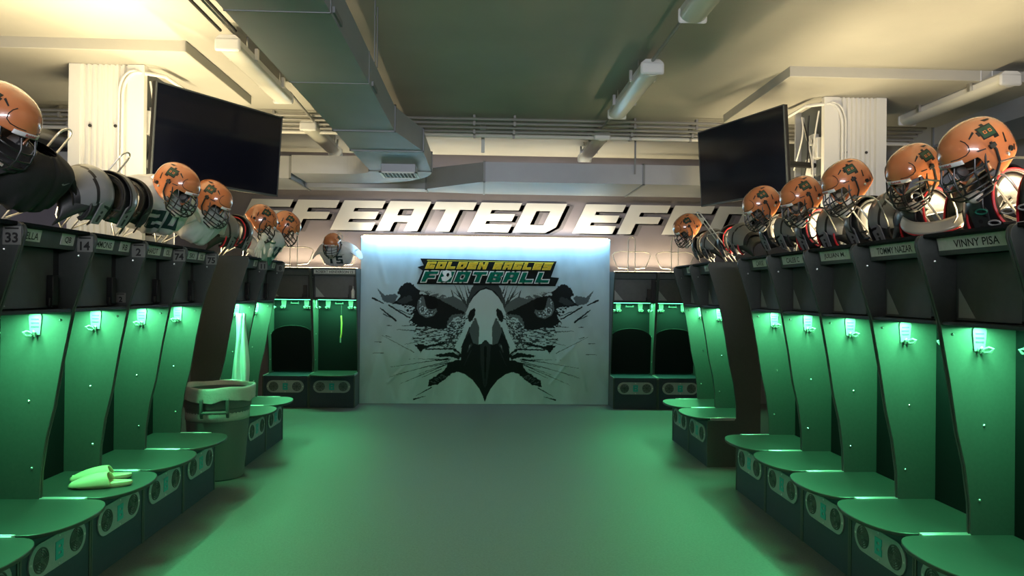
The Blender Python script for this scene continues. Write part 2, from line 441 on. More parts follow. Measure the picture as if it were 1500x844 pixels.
# ------------------------------------------------------------------ fluorescent fixtures
def fixture(x,y0,y1,label,z=3.40):
    L=y1-y0; f=empty('fluorescent_light',(x,(y0+y1)/2,z)); tag(f,label,'ceiling light','fluorescent ceiling fixtures')
    mb=MB(); mb.prism([(-.055,.07),(-.085,.045),(-.085,.0),(.085,.0),(.085,.045),(.055,.07)],-L/2,L/2,'y'); mb.build('housing',M_fix,f)
    prof=[(.088,.0)]+[(.088*math.cos(t),-.055*math.sin(t)) for t in [PI*i/10 for i in range(1,10)]]+[(-.088,.0)]
    mb=MB(); mb.prism(prof,-L/2+.03,L/2-.03,'y'); mb.build('diffuser',M_diff,f,smooth=40)
    for e in (-1,1):
        mb=MB(); mb.cbox((0,e*(L/2-.012),.0),(.19,.035,.10)); mb.build('end_cap',M_fix,f,bevel=.02)
        for s in (-1,1):
            mb=MB(); mb.box((s*.1-.012,e*L*.25-.02,-.0),(s*.1+.012,e*L*.25+.02,.09)); mb.build('clip',M_steel,f)
            mb=MB(); mb.tube([(s*.05,e*L*.3,.06),(s*.05,e*L*.3,CZ-z)],.006,6); mb.build('hanger_rod',M_steel,f)
    return f
xr=1.345
fixture(xr,3.15,4.72,'white fluorescent fixture cut by the top edge, on the aisle conduit line')
fixture(xr,5.82,7.38,'whole fluorescent fixture over the aisle with a wide dark shadow beside it')
fixture(xr+.02,8.38,9.85,'small far fluorescent fixture just above the cross duct, before the back wall')
fixture(-1.89,5.5,7.05,'large fluorescent fixture beside the TV under twin black cables')
fixture(-1.93,8.2,9.75,'far fluorescent fixture half hidden behind the duct elbow')
fixture(4.35,5.9,7.4,'long fluorescent fixture above the biggest orange helmets, by the boxed side duct')
fixture(-5.2,8.2,9.7,'pale fluorescent fixture beyond the white column, over the wire loop of the black jersey')
# conduits joining the fixtures, and the bundle across the ceiling
def run(name,pts,r,m,label,cat='conduit',group=None,kind=None):
    o=MB().tube(pts,r,8).build(name,m); tag(o,label,cat,group,kind); return o
run('conduit',[(xr,-4.4,3.5),(xr,3.15,3.46)],.012,M_pipe,'grey conduit feeding the fixture at the top edge')
run('conduit',[(xr,4.72,3.46),(xr,5.82,3.46)],.014,M_pipe,'grey conduit joining the two nearest aisle fixtures')
run('conduit',[(xr,7.38,3.46),(xr,8.38,3.46)],.014,M_pipe,'short grey conduit under the pipe bundle, joining two aisle fixtures')
for k,dx in enumerate((-.05,.06)):
    run('ceiling_cable',[(-1.89+dx,-4.4,3.52),(-1.89+dx,5.5,3.5)],.012,M_wire,('thin black cable nearer the wall ahead of the large fixture by the TV','thin black cable nearer the duct ahead of the large fixture by the TV')[k],'cable')
run('conduit',[(-1.83,7.05,3.46),(-1.87,8.2,3.46)],.014,M_pipe,'dark conduit joining the two fixtures beside the duct run')
bl=['uppermost','second','third','fourth','lowest pale']
for k in range(5):
    yy=8.12+.085*k; zz=3.50-.028*k
    m=M_pipel if k==4 else M_pipe
    o=MB().tube([(XL+.1,yy,zz),(XR-.1,yy,zz)],.016 if k<4 else .022,8).build('ceiling_pipe',m)
    tag(o,bl[k]+' pipe of the bundle crossing the ceiling in front of the cross duct','pipe','pipe bundle across the ceiling')
    if k in(1,3,4):
        for x in (-4.6,-2.3,-.1,.35,1.7,2.4,3.1):
            mb=MB(); mb.box((x-.012,yy-.03,zz-.03),(x+.012,yy+.03,CZ)); mb.build('pipe_clamp',M_pipe,o)
mb=MB(); mb.box((-.02,8.6,3.22),(.02,8.63,CZ-.001)); mb.box((-.035,8.58,3.44),(.035,8.65,CZ-.001))
tag(mb.build('ceiling_bracket',M_fix),'small pale bracket hanging down behind the pipe bundle over the aisle','bracket')
# ------------------------------------------------------------------ lockers
M_hook=mat('hook_plastic',(.2,.21,.2),.4)
W=.623; HW=W/2; LH=1.902; DEP=.5; TH=.015
PROF=[(0,0),(0,.415),(.012,.43),(.255,.43),(.27,.45),(.265,.6),(.24,.78),(.20,.95),(.16,1.2),(.107,1.48),(.04,1.70),(-.004,1.84)]
PROF+=[(-.004+.0+.03*(1-math.cos(t)),1.855+.04*math.sin(t)) for t in [PI/2*i/4 for i in range(5)]]+[(DEP,LH),(DEP,0)]
def stadium(w,h,n=10):
    r=h/2; p=[]
    for i in range(n+1):
        a=-PI/2+PI*i/n; p.append((w/2-r+r*math.cos(a),r*math.sin(a)))
    for i in range(n+1):
        a=PI/2+PI*i/n; p.append((-w/2+r+r*math.cos(a),r*math.sin(a)))
    return p
def seat_poly(n=20):
    """D shape, x across, y depth: straight back and sides, bulging front"""
    p=[(HW-.012,DEP-.02),(-HW+.012,DEP-.02),(-HW+.012,.02)]
    for i in range(1,n):
        a=PI*i/n
        p.append((-(HW-.012)*math.cos(a)*(1 if True else 1),.02-.185*math.sin(a)**.75))
    p.append((HW-.012,.02))
    return p
def plate(mb,poly,y,t,mi=0,T=None):
    mb.prism(poly,y-t,y,'y',mi,T); return mb
def locker_proto(seat_up=False):
    L=empty('locker')
    mb=MB(); mb.box((-HW+.003+TH,.004,0),(HW-.003-TH,DEP,.428)); mb.build('base_cabinet',M_base,L,bevel=.003)
    # vent plate with two fans and an emblem
    mb=MB(); plate(mb,[(x,z+.285) for x,z in stadium(.50,.165)],.004,.008); vp=mb.build('vent_plate',M_plate,L,bevel=.001)
    for sx in (-1,1):
        mb=MB()
        for r in (.058,.046,.034,.022):
            mb.tube([(sx*.155+r*math.cos(2*PI*i/28),-.006,.285+r*math.sin(2*PI*i/28)) for i in range(28)],.0042,6,True)
        for a in (0,PI/4,PI/2,3*PI/4):
            mb.tube([(sx*.155+.06*math.cos(a),-.006,.285+.06*math.sin(a)),(sx*.155-.06*math.cos(a),-.006,.285-.06*math.sin(a))],.003,6)
        mb.tube([(sx*.155,-.0045,.285),(sx*.155,-.009,.285)],.014,14)
        mb.build('fan_grille',M_grille,vp)
    mb=MB()
    for p in BLOCK['B']: mb.prism([(-.034+.068*a,.24+.09*b) for a,b in p],-.0065,-.0035,'y')
    mb.build('emblem',M_teal,vp)
    for px_,pz in ((-.235,.285),(.235,.285),(0,.355),(0,.215)):
        mb=MB(); mb.sphere((px_,-.004,pz),.007,8,5,sc=(1,.5,1)); mb.build('screw',M_steel,vp)
    # hinged seat
    sp=seat_poly()
    if not seat_up:
        mb=MB(); mb.prism(sp,.432,.452,'z'); mb.build('seat',M_seat,L,bevel=.004,smooth=40)
        for sx in (-1,1):
            mb=MB(); xx=sx*(HW-.006)
            mb.box((min(xx,xx-sx*.010),.03,.428),(max(xx,xx-sx*.010),.29,.456)); mb.build('edge_glint',M_glint,L,bevel=.003)  # pale strips standing in for LED light caught on the seat edges
    else:
        mb=MB(); Tm=Matrix.Translation((0,.40,.455))@Matrix.Rotation(rad(-84),4,'X')@Matrix.Translation((0,-DEP+.02,0))
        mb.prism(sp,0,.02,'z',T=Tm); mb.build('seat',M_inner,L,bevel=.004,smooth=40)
        for sx in (-1,1):
            mb=MB(); xx=sx*(HW-.006)
            mb.box((min(xx,xx-sx*.010),.01,.428),(max(xx,xx-sx*.010),.27,.436)); mb.build('edge_glint',M_glint,L,bevel=.002)  # same imitated edge glint, flat on the base top
    for sx in (-1,1):
        x0=sx*(HW-.002); x1=sx*(HW-.002-TH)
        mb=MB(); mb.prism(PROF,min(x0,x1),max(x0,x1),'x'); sp_=mb.build('side_panel',M_panel,L,smooth=20,bevel=.002)
        for (yy,zz,fl) in ((.08,1.77,0),(.17,1.42,0),(.33,.98,0),(.31,.62,0),(.02,.38,0)):
            mb=MB(); mb.sphere((x1,yy,zz),.0075,8,5); mb.sphere((x0,yy,zz),.0075,8,5,) if False else None
            mb.build('bolt',M_steel,sp_)
    mb=MB(); mb.box((-HW+TH,DEP-.015,.43),(HW-TH,DEP,LH-.002)); mb.build('back_panel',M_inner,L)
    mb=MB(); mb.box((-HW+TH+.002,.115,1.463),(HW-TH-.002,DEP-.015,1.483)); mb.build('shelf',M_black,L,bevel=.003)
    mb=MB(); mb.box((-HW+TH+.002,.02,LH-.022),(HW-TH-.002,DEP-.015,LH-.004)); mb.build('top_panel',M_inner,L,bevel=.003)
    # glowing strip under the shelf
    mb=MB(); mb.box((-HW+.05,.285,1.455),(HW-.05,.30,1.4628)); mb.build('light_strip',M_led,L)
    # overhead door
    mb=MB(); mb.box((-HW+TH+.004,.185,1.487),(HW-TH-.05,.2,1.80)); dr=mb.build('door',M_door,L,bevel=.003)
    mb=MB(); mb.box((.185,.15,1.50),(.235,.185,1.66)); mb.tube([(.178,.165,1.49),(.178,.165,1.54)],.008,8); mb.build('handle',M_black,dr,bevel=.008)
    mb=MB(); mb.prism([(-.27,1.50),(-.15,1.50),(-.27,1.64)],.1835,.185,'y'); mb.build('triangle_sticker',M_stick,dr)
    mb=MB(); mb.box((HW-TH-.05,.185,1.487),(HW-TH-.002,.2,1.80)); mb.build('door_jamb',M_black,L)
    # name rail along the top front
    Tr=Matrix.Translation((0,.10,1.795))@Matrix.Rotation(rad(12),4,'X')
    mb=MB(); mb.box((-HW+TH+.002,0,0),(HW-TH-.002,.02,.10),T=Tr); mb.build('name_rail',M_door,L,bevel=.004)
    # two-prong hooks
    def hook(T):
        mb=MB(); p=[]
        for i in range(9):
            a=PI*i/8; p.append((.034*math.cos(a),.035+.03*math.sin(a)))
        p+=[(-.034,.035),(-.026,-.06),(.026,-.06),(.034,.035)]
        mb.prism(p[:9]+[(-.026,-.06),(.026,-.06)],-.008,0,'y',T=T)
        for zz in (.02,0,-.02): mb.box((-.02,-.0105,zz),(.02,-.008,zz+.007),1,T=T)
        for s in (-1,1):
            mb.tube([(s*.004,-.008,-.05),(s*.012,-.03,-.066),(s*.026,-.05,-.062),(s*.030,-.06,-.045),(s*.018,-.05,-.04),(s*.006,-.03,-.05)],.0065,8,T=T)
        return mb.build('coat_hook',[M_hook,M_grille],L)
    Tl=Matrix.Translation((HW-TH-.002,.30,1.40))@Matrix.Rotation(rad(-90),4,'Z')
    Tr2=Matrix.Translation((-HW+TH+.002,.30,1.40))@Matrix.Rotation(rad(90),4,'Z')
    hook(Tl); hook(Tr2); hook(Matrix.Translation((-.16,DEP-.015,1.40))); hook(Matrix.Translation((.16,DEP-.015,1.40)))
    mb=MB(); mb.box((-.06,DEP-.045,1.395),(.06,DEP-.015,1.41)); 
    for xx in (-.055,.045): mb.box((xx,DEP-.05,1.405),(xx+.01,DEP-.03,1.425))
    mb.build('hook_bar',M_grille,L)
    # chrome hanger for the pads, leaning out over the front
    LEAN=0 if seat_up else 38
    Th=Matrix.Translation((0,.36,LH))@Matrix.Rotation(rad(LEAN),4,'X')
    mb=MB(); hl=.50 if seat_up else .62
    loop=[(-.05,0,-.03),(-.05,0,hl-.05)]+[(-.05*math.cos(PI*i/8),0,hl-.05+.05*math.sin(PI*i/8)) for i in range(1,8)]+[(.05,0,hl-.05),(.05,0,-.03)]
    mb.tube(loop,.0075 if seat_up else .0055,8,T=Th)
    wr=.0065 if seat_up else .0045
    wz=.26 if seat_up else .33
    wing=[(-.05,0,wz+.03),(-.16,0,wz+.035),(-.25,0,wz+.01),(-.275,0,wz-.02),(-.22,0,wz-.16),(-.19,0,wz-.20),(-.05,0,.05)]
    mb.tube(wing,wr,8,T=Th); mb.tube([(-x,y,z) for x,y,z in wing],wr,8,T=Th)
    mb.tube([(-.05,0,wz+.03),(.05,0,wz+.03)],wr,8,T=Th)
    mb.build('pad_hanger',M_chrome,L)
    mb=MB(); mb.tube([(-.05,0,-.03),(-.05,0,.26)]+[(-.05*math.cos(PI*i/8),0,.26+.05*math.sin(PI*i/8)) for i in range(1,8)]+[(.05,0,.26),(.05,0,-.03)],.0055,8,T=Th)
    mb.tube(wing,.0045,8,T=Th); mb.tube([(-x,y,z) for x,y,z in wing],.0045,8,T=Th); SHORT[seat_up]=mb.mesh('short_hanger',M_chrome)
    l=area('strip_lamp',(0,.29,1.452),(0,0,0),W-.1,.02,GREEN_W,GREEN_C,L)
    return L
GREEN_W=17.; GREEN_C=(.14,1.,.37)
def name_tag(L,txt,x0,x1,pos=None):
    Tr=Matrix.Translation((0,.10,1.795))@Matrix.Rotation(rad(12),4,'X')
    rail=[c for c in L.children if c.name.startswith('name_rail')][0]
    mb=MB(); mb.box((x0,-.004,.025),(x1,0,.085),T=Tr)
    if txt: add_text(mb,txt,.036,lambda x,y:tuple(Tr@Vector(((x0+x1)/2+x,-.0052,.052+y))),1,w=min(.9*(x1-x0),.03*len(txt)),bold=.012)
    o=mb.build('name_tag',[M_paper,M_ink],rail); 
    return o
def num_plate(L,txt,y=.045,z=1.832,s=.085,side=1):
    sp=[c for c in L.children if c.name.startswith('side_panel')][1 if side>0 else 0]
    xf=side*(HW-.002-TH)-side*.0035
    mb=MB(); mb.box((min(xf,xf+side*.0035),y-s*.48,z-s*.5),(max(xf,xf+side*.0035),y+s*.48,z+s*.5))
    fn=lambda x,yy:(xf-side*.0012,y+side*x*(1) if False else y-(-x),z+yy)
    # reading direction: seen from inside the locker looking along +x, y grows to the left of the picture
    fn=lambda x,yy:(xf-side*.0012,y-side*x,z-.01+yy)
    add_text(mb,txt,s*.56,fn,1,bold=.03)
    mb.box((min(xf-side*.001,xf),y-s*.36,z+s*.34),(max(xf-side*.001,xf),y+s*.36,z+s*.42),1)
    return mb.build('number_plate',[M_plateg,M_ink],sp)
SHORT={}
P_DOWN=locker_proto(False); P_UP=locker_proto(True)
used=set()
def locker(proto,x,y,rz,label,group):
    if proto.name in used: L=copy_tree(proto)
    else: L=proto; used.add(proto.name)
    L.location=(x,y,0); L.rotation_euler=(0,0,rz)
    tag(L,label,'locker',group); return L
XB=2.10
YC=[5.97-W*(i+.5) for i in range(6)]              # near bank centres, from the far end towards the camera
YFAR=[7.98-W*(i+.5) for i in range(2)]
GL,GR='lockers along the trash can side','lockers along the nameplate side'
left_lab=['locker with number plate 75, at the end of its bank next to the trash can',
 'locker with number plate 74, under the white jersey numbered 20',
 'locker with number plate 2 and a pair of pale slippers on its seat',
 'locker with number plate 14, under the grey shoulder pads on a wire loop',
 'locker with number plate 33, partly cut off, under the black jersey']
right_lab=['far end locker of the nameplate bank, opposite the trash can, with the shortest nameplate',
 'locker with the white five-letter nameplate, under the third closest helmet pair with red trim',
 'locker whose nameplate starts with JULIAN, under plain grey shoulder pads',
 'locker whose nameplate starts with TOMMY, below the helmet with the silver pad lip',
 'locker whose nameplate starts with VINNY, below the largest helmet',
 'locker cut off by the picture edge, only its seat and vent plate showing']
for i in range(5):
    L=locker(P_DOWN,-XB,YC[i],rad(90),left_lab[i],GL)
    LL=globals().setdefault('LEFT',[]); LL.append(L)
for i in range(6):
    L=locker(P_DOWN,XB,YC[i],rad(-90),right_lab[i],GR)
    LL=globals().setdefault('RIGHT',[]); LL.append(L)
FL=[locker(P_DOWN,-XB,YFAR[0],rad(90),'locker with number plate 8, last of the short bank beyond the trash can',GL),
    locker(P_DOWN,-XB,YFAR[1],rad(90),'locker with number plate 11, right behind the trash can, white cloth hanging inside',GL)]
FR=[locker(P_DOWN,XB,YFAR[0],rad(-90),'last locker of the short bank opposite the trash can, under the smallest side helmet',GR),
    locker(P_DOWN,XB,YFAR[1],rad(-90),'locker with a plain black end panel, opposite the trash can, bare shoulder pads on top',GR)]
YBK=10.10; GB='lockers against the back wall'
bx=[-1.70-W*.5,-1.70-W*1.5,1.83+W*.5,1.83+W*1.5,-1.70-W*2.5,1.83+W*2.5]
bl=['back wall locker beside the eagle banner with its seat down and a yellow lanyard inside','back wall locker with folded seat, next to the one with the lanyard',
 'back wall locker with folded seat touching the eagle banner, under an empty wire hanger','back wall locker with folded seat, second away from the banner, behind the short bank']
BK=[]
for k in range(4):
    BK.append(locker(P_DOWN if k==0 else P_UP,bx[k],YBK,0,bl[k],GB))
# the first back locker has its hanger upright
for c in list(BK[0].children):
    if c.name.startswith('pad_hanger'):
        src=[q for q in BK[1].children if q.name.startswith('pad_hanger')][0]; c.data=src.data
for L,t in zip(LEFT,('75','74','2','14','33')): num_plate(L,t)
for L,t in zip(FL,('8','11')): num_plate(L,t)
num_plate(LEFT[2],'2',y=.15,z=1.535,s=.06)
name_tag(LEFT[0],'SKI',-.1,.1); name_tag(LEFT[1],'HARDT',-.16,.08); name_tag(LEFT[2],'SIMMONS',-.2,.06); name_tag(LEFT[3],'OCELLA',-.26,-.04); name_tag(LEFT[4],'WARD',-.28,-.06)
for L,t in zip(LEFT,('OL','OL','RB','QB','DB')): name_tag(L,t,.14,.26)
for L in FL: name_tag(L,'B',.14,.24)
name_tag(RIGHT[0],'CARSE',-.2,.1); name_tag(RIGHT[1],'CALEB C',-.24,.12); name_tag(RIGHT[2],'JULIAN M.',-.26,.12); name_tag(RIGHT[3],'TOMMY NAZAR',-.27,.2); name_tag(RIGHT[4],'VINNY PISA',-.28,.26); name_tag(RIGHT[5],'',-.27,.24)
for L in FR: name_tag(L,'A',-.1,.05)
name_tag(BK[0],'ROBERT HENDERSON 15',-.28,.28)

for L in [LEFT[0],LEFT[1],LEFT[4],FL[0],FL[1],FR[0]]+RIGHT[:5]:
    for c in L.children:
        if c.name.startswith('pad_hanger'): c.data=SHORT[False]
# ------------------------------------------------------------------ eagle banner on its wall box
MX0,MX1,MZ1=-1.70,1.83,2.36; YM=10.46
struct(MB().box((MX0,YM+.03,0),(MX1,YB,MZ1+.005)),'trim_3',mat('banner_wall',(.5,.5,.5),.7),bevel=.004)
SK=7.03; AX=712.
def vnoise(x,y,seed):
    xi=np.floor(x).astype(np.int64); yi=np.floor(y).astype(np.int64); fx=x-xi; fy=y-yi
    fx=fx*fx*(3-2*fx); fy=fy*fy*(3-2*fy)
    def h(a,b):
        n=(a*374761393+b*668265263+seed*2147483647)&0xffffffff
        n=((n^(n>>13))*1274126177)&0xffffffff
        return ((n^(n>>16))&0xffff)/65535.
    return (h(xi,yi)*(1-fx)+h(xi+1,yi)*fx)*(1-fy)+(h(xi,yi+1)*(1-fx)+h(xi+1,yi+1)*fx)*fy
def fbm(x,y,seed,o=4):
    s=0;a=.5;t=0
    for k in range(o):
        s=s+a*vnoise(x,y,seed+k*17); t+=a; a*=.5; x=x*2.03; y=y*2.03
    return s/t
def inpoly(X,Y,P):
    r=np.zeros(X.shape,bool); n=len(P)
    for i in range(n):
        x0,y0=P[i]; x1,y1=P[(i+1)%n]
        if y0==y1: continue
        c=((y0>Y)!=(y1>Y))&(X<(x1-x0)*(Y-y0)/(y1-y0)+x0); r^=c
    return r
def inseg(X,Y,p,q,w0,w1=0):
    px_,py_=p; dx,dy=q[0]-px_,q[1]-py_; L=dx*dx+dy*dy
    t=np.clip(((X-px_)*dx+(Y-py_)*dy)/L,0,1)
    return np.hypot(X-px_-t*dx,Y-py_-t*dy)<(w0+(w1-w0)*t)/2
def art(ax,ay):
    """tone of the print; ax,ay in print units (left half, mirrored about the axis)"""
    X=ax; Y=ay
    wob=lambda s,a,f,g=1.:((fbm(X/f,Y/(f*g),s)-.5)*2*a)
    out=np.full(X.shape,.66)+(fbm(X/190,Y/420,3)-.5)*.22
    out=out-.10*np.clip(np.sin((X*.9+Y*.35)/57+4*fbm(X/160,Y/260,9)),.55,1)+.055
    DK,MD,LT=.014,.13,.68
    def put(P,t,amp=0,f=14,seed=1,g=1.):
        nonlocal out
        xx=X+wob(seed,amp,f,g) if amp else X; yy=Y+wob(seed+50,amp,f,g) if amp else Y
        out=np.where(inpoly(xx,yy,P),t,out)
    def seg(p,q,w0,w1=2,t=DK):
        nonlocal out
        out=np.where(inseg(X+wob(77,5,16),Y+wob(78,5,16),p,q,w0,w1),t,out)
    # cheek speckle
    m=inpoly(X+wob(5,45,40),Y+wob(6,30,40),[(480,520),(820,560),(940,440),(1030,420),(1045,520),(960,700),(930,800),(760,770),(560,790),(470,700)])
    dens=fbm(X/34+.006*Y,Y/9,21,3)-.12*np.clip((X-700)/300,0,1)
    out=np.where(m&(dens>.53),.06,out)
    m=inpoly(X+wob(7,30,30),Y+wob(8,30,30),[(810,560),(1000,430),(1030,470),(1000,620),(900,760),(800,760)])
    sp=fbm(X/13+Y/26,Y/11,31,2); out=np.where(m&(sp>.5),.05,out)
    m=inpoly(X+wob(9,40,30),Y+wob(10,40,30),[(350,330),(500,340),(520,560),(420,560),(440,470)])
    sp=fbm((X-Y*.8)/30,(Y+X*.6)/10,41,3); out=np.where(m&(sp>.45),DK,out)
    # brow and crest
    put([(90,165),(130,205),(175,240),(230,232),(280,225),(310,250),(265,330),(185,312),(150,290),(138,250)],MD,7,14,11)
    put([(525,190),(640,195),(800,235),(810,262),(865,240),(985,300),(1020,340),(1000,440),(880,470),(820,560),(700,420),(640,240)],MD*1.1,14,22,12)
    m=inpoly(X+wob(13,20,20),Y+wob(14,20,20),[(540,180),(650,180),(800,235),(800,270),(640,225)])
    out=np.where(m&(fbm((X-Y)/40,(Y+X*.4)/9,51,3)>.5),.6,out)
    put([(255,328),(335,250),(300,212),(325,160),(375,112),(440,108),(475,150),(535,190),(525,225),(640,232),(760,290),(870,350),(985,400),(990,420),(900,430),(850,440),(815,500),(815,575),(720,590),(620,560),(520,560),(440,500),(480,440),(485,350),(380,338)],DK,12,18,15)
    put([(300,300),(370,250),(440,240),(460,290),(350,330)],.05,14,14,17)
    # eye
    put([(548,245),(515,290),(500,370),(530,430),(600,468),(672,448),(712,400),(700,372),(650,380),(610,372),(592,340),(582,290),(570,250)],.16,2,10,18)
    m=inpoly(X,Y,[(530,340),(580,345),(610,380),(690,400),(670,440),(600,455),(540,420),(518,370)])|inpoly(X,Y,[(525,270),(548,255),(550,290),(535,330),(520,310)])
    out=np.where(m&(fbm(X/14,Y/14,61,2)>.46),.72,out)
    out=np.where(m&(fbm(X/9,Y/9,64,2)>.62),DK,out)
    put([(580,255),(600,240),(700,270),(720,330),(690,375),(650,380),(610,370),(592,335)],DK*.7,4,10,19)
    # crest above the beak
    put([(1000,335),(1030,240),(1060,170),(1085,120),(1220,110),(1220,165),(1140,200),(1060,280),(1025,380)],.07,16,20,22,2.)
    put([(1020,380),(1058,262),(1120,185),(1220,140),(1220,170),(1140,200),(1060,290)],DK,4,14,23)
    for p,q in [((1010,340),(930,130)),((1000,300),(850,178)),((985,310),(900,180)),((1035,205),(1012,128)),((870,240),(850,170)),((960,260),(880,120)),((1020,250),(985,130))]:
        seg(p,q,16,2,.06)
    # side panels and light cheek strip
    put([(1100,462),(1045,520),(1005,600),(985,700),(962,790),(958,850),(1000,960),(1220,960),(1220,600),(1142,560)],.045,2,12,24)
    put([(1108,462),(1050,530),(1042,620),(1082,720),(1142,765),(1142,560)],.12,2,12,25)
    put([(1090,478),(1045,505),(1005,480),(965,620),(925,690),(895,765),(930,820),(955,815),(965,745),(1000,672),(1050,555)],LT,7,10,26)
    seg((1045,560),(960,770),8,6,DK)
    # dark beak
    put([(1220,680),(1142,742),(1082,722),(1045,612),(990,692),(965,770),(955,850),(962,940),(930,1017),(1000,1042),(1080,1102),(1150,1192),(1185,1262),(1207,1322),(1220,1322)],DK,2,12,27)
    put([(1220,690),(1155,735),(1160,900),(1190,1150),(1220,1200)],.035,2,20,28)
    put([(1220,740),(1195,760),(1200,1000),(1212,1200),(1220,1200)],DK*.6)
    seg((1060,740),(1025,815),26,8,.05); seg((1050,750),(1040,775),10,4,.25)
    seg((1060,800),(990,960),10,3,.035); seg((945,940),(972,968),16,6,.4)
    # pale cere
    put([(1220,160),(1150,182),(1080,250),(1033,330),(1015,400),(1022,432),(1060,470),(1108,458),(1128,485),(1142,560),(1140,735),(1165,730),(1200,690),(1220,690)],.74,2,10,29)
    put([(1092,360),(1048,388),(1026,440),(1034,502),(1068,492),(1100,432),(1102,380)],DK,1.5,10,30)
    # mouth corner and jaw feathers
    put([(965,1000),(930,1017),(870,1032),(800,1092),(720,1152),(618,1170),(640,1102),(720,1052),(790,1002),(845,925),(900,900),(985,890)],DK,11,16,32)
    m=inpoly(X+wob(33,14,20),Y+wob(34,14,20),[(640,1120),(760,1050),(830,1060),(700,1140)])
    out=np.where(m&(fbm((X+Y*1.6)/60,(Y-X*.6)/8,71,3)>.52),.10,out)
    put([(478,742),(560,737),(612,752),(780,710),(805,735),(650,765),(590,778),(565,795),(548,830),(522,788)],DK,9,12,35)
    put([(690,852),(745,835),(880,818),(960,860),(940,890),(850,865),(740,868)],DK,9,12,36)
    seg((600,790),(880,782),12,16); seg((890,790),(960,850),26,30); seg((900,815),(940,835),12,5,.5)
    for p,q,w0,w1 in [((50,272),(160,322),20,10),((130,372),(290,498),10,20),((165,432),(240,470),12,6),((215,342),(430,470),16,12),((320,390),(450,440),8,8),
        ((150,650),(480,822),3,6),((70,719),(140,719),3,8),((60,832),(165,832),3,8),((240,975),(830,880),2,9),((260,1062),(840,905),2,9),((330,1150),(860,925),2,9),
        ((380,742),(520,712),3,6),((480,1304),(600,1270),14,3),((500,1270),(660,1180),3,12),((300,590),(480,600),4,8),((200,548),(250,552),8,3),((420,890),(850,890),2,8),
        ((520,1045),(820,940),2,8),((560,1080),(760,990),3,8),((640,970),(860,920),4,12),((480,640),(720,600),3,8),((470,690),(760,640),3,8),((190,655),(245,672),6,4),((700,905),(830,895),10,6),
        ((350,552),(480,545),4,9),((230,1080),(420,1020),2,4)]:
        seg(p,q,w0,w1)
    return out
nx,nz=640,424
us=np.linspace(MX0+.002,MX1-.002,nx); zs=np.linspace(.004,MZ1,nz)
Xg,Zg=np.meshgrid(us,zs,indexing='ij')
pxg=705+Xg*F/YM; pyg=427-(Zg-HC)*F/YM
pxm=np.where(pxg>AX,2*AX-pxg,pxg)
tone=art((pxm-540)*SK,(pyg-400)*SK)
tone=np.clip(tone,.008,.8)
# slack folds of the hung vinyl
fold=np.zeros_like(Xg)
for (x0,z0,x1,z1,wd,am) in [(-1.62,.05,-1.25,1.5,.03,.006),(-1.45,.9,-1.2,.1,.04,-.006),(-1.0,.1,-.72,.75,.03,.006),(-.85,.05,-.9,1.2,.05,-.005),(-1.15,.6,-.95,1.0,.03,.005),(.45,.05,.55,.6,.03,.005),
    (.9,.1,.75,.8,.035,.006),(1.2,.05,1.02,.9,.04,-.006),(1.5,.2,1.25,1.2,.03,.006),(1.1,.6,1.4,.9,.03,.005),(-.3,.05,-.25,.6,.03,.004),(.05,.05,-.02,.5,.03,.004),(-1.5,2.3,-1.35,1.7,.04,.005),(1.3,2.3,1.45,1.6,.04,.005),(-1.3,.3,-1.05,.55,.02,.006),(1.0,.3,1.2,.55,.02,.006),(-.65,.1,-.55,.7,.02,.005)]:
    dx,dz=x1-x0,z1-z0; L2=dx*dx+dz*dz
    t=np.clip(((Xg-x0)*dx+(Zg-z0)*dz)/L2,0,1); dd=np.hypot(Xg-x0-t*dx,Zg-z0-t*dz)
    fold+=am*np.exp(-(dd/wd)**2)
fold+=(fbm(Xg*2.2,Zg*1.1,5)-.5)*.02
Yg=YM-fold
co=np.stack([Xg,Yg,Zg],-1).reshape(-1,3).astype(np.float32)
me=bpy.data.meshes.new('eagle_banner')
idx=np.arange(nx*nz).reshape(nx,nz)
q=np.stack([idx[:-1,:-1],idx[1:,:-1],idx[1:,1:],idx[:-1,1:]],-1).reshape(-1,4)
me.vertices.add(len(co)); me.vertices.foreach_set('co',co.ravel())
me.loops.add(q.size); me.loops.foreach_set('vertex_index',q.ravel().astype(np.int32))
me.polygons.add(len(q)); me.polygons.foreach_set('loop_start',np.arange(0,q.size,4,dtype=np.int32))
me.update(); me.validate(); me.shade_smooth()
ca=me.color_attributes.new('print','FLOAT_COLOR','POINT')
tt=tone.reshape(-1); col=np.stack([tt*.70,tt*.90,tt*1.0,np.ones_like(tt)],-1).astype(np.float32)
ca.data.foreach_set('color',col.ravel())
m=bpy.data.materials.new('banner_print'); m.use_nodes=True; nt=m.node_tree; b=nt.nodes['Principled BSDF']
at_=nt.nodes.new('ShaderNodeVertexColor'); at_.layer_name='print'
nt.links.new(at_.outputs['Color'],b.inputs['Base Color']); b.inputs['Roughness'].default_value=.7; b.inputs['Specular IOR Level'].default_value=.15
me.materials.append(m)
o=bpy.data.objects.new('eagle_banner',me); C.objects.link(o)
tag(o,'grey printed vinyl banner of a fierce eagle face covering the wall between the back lockers','banner')

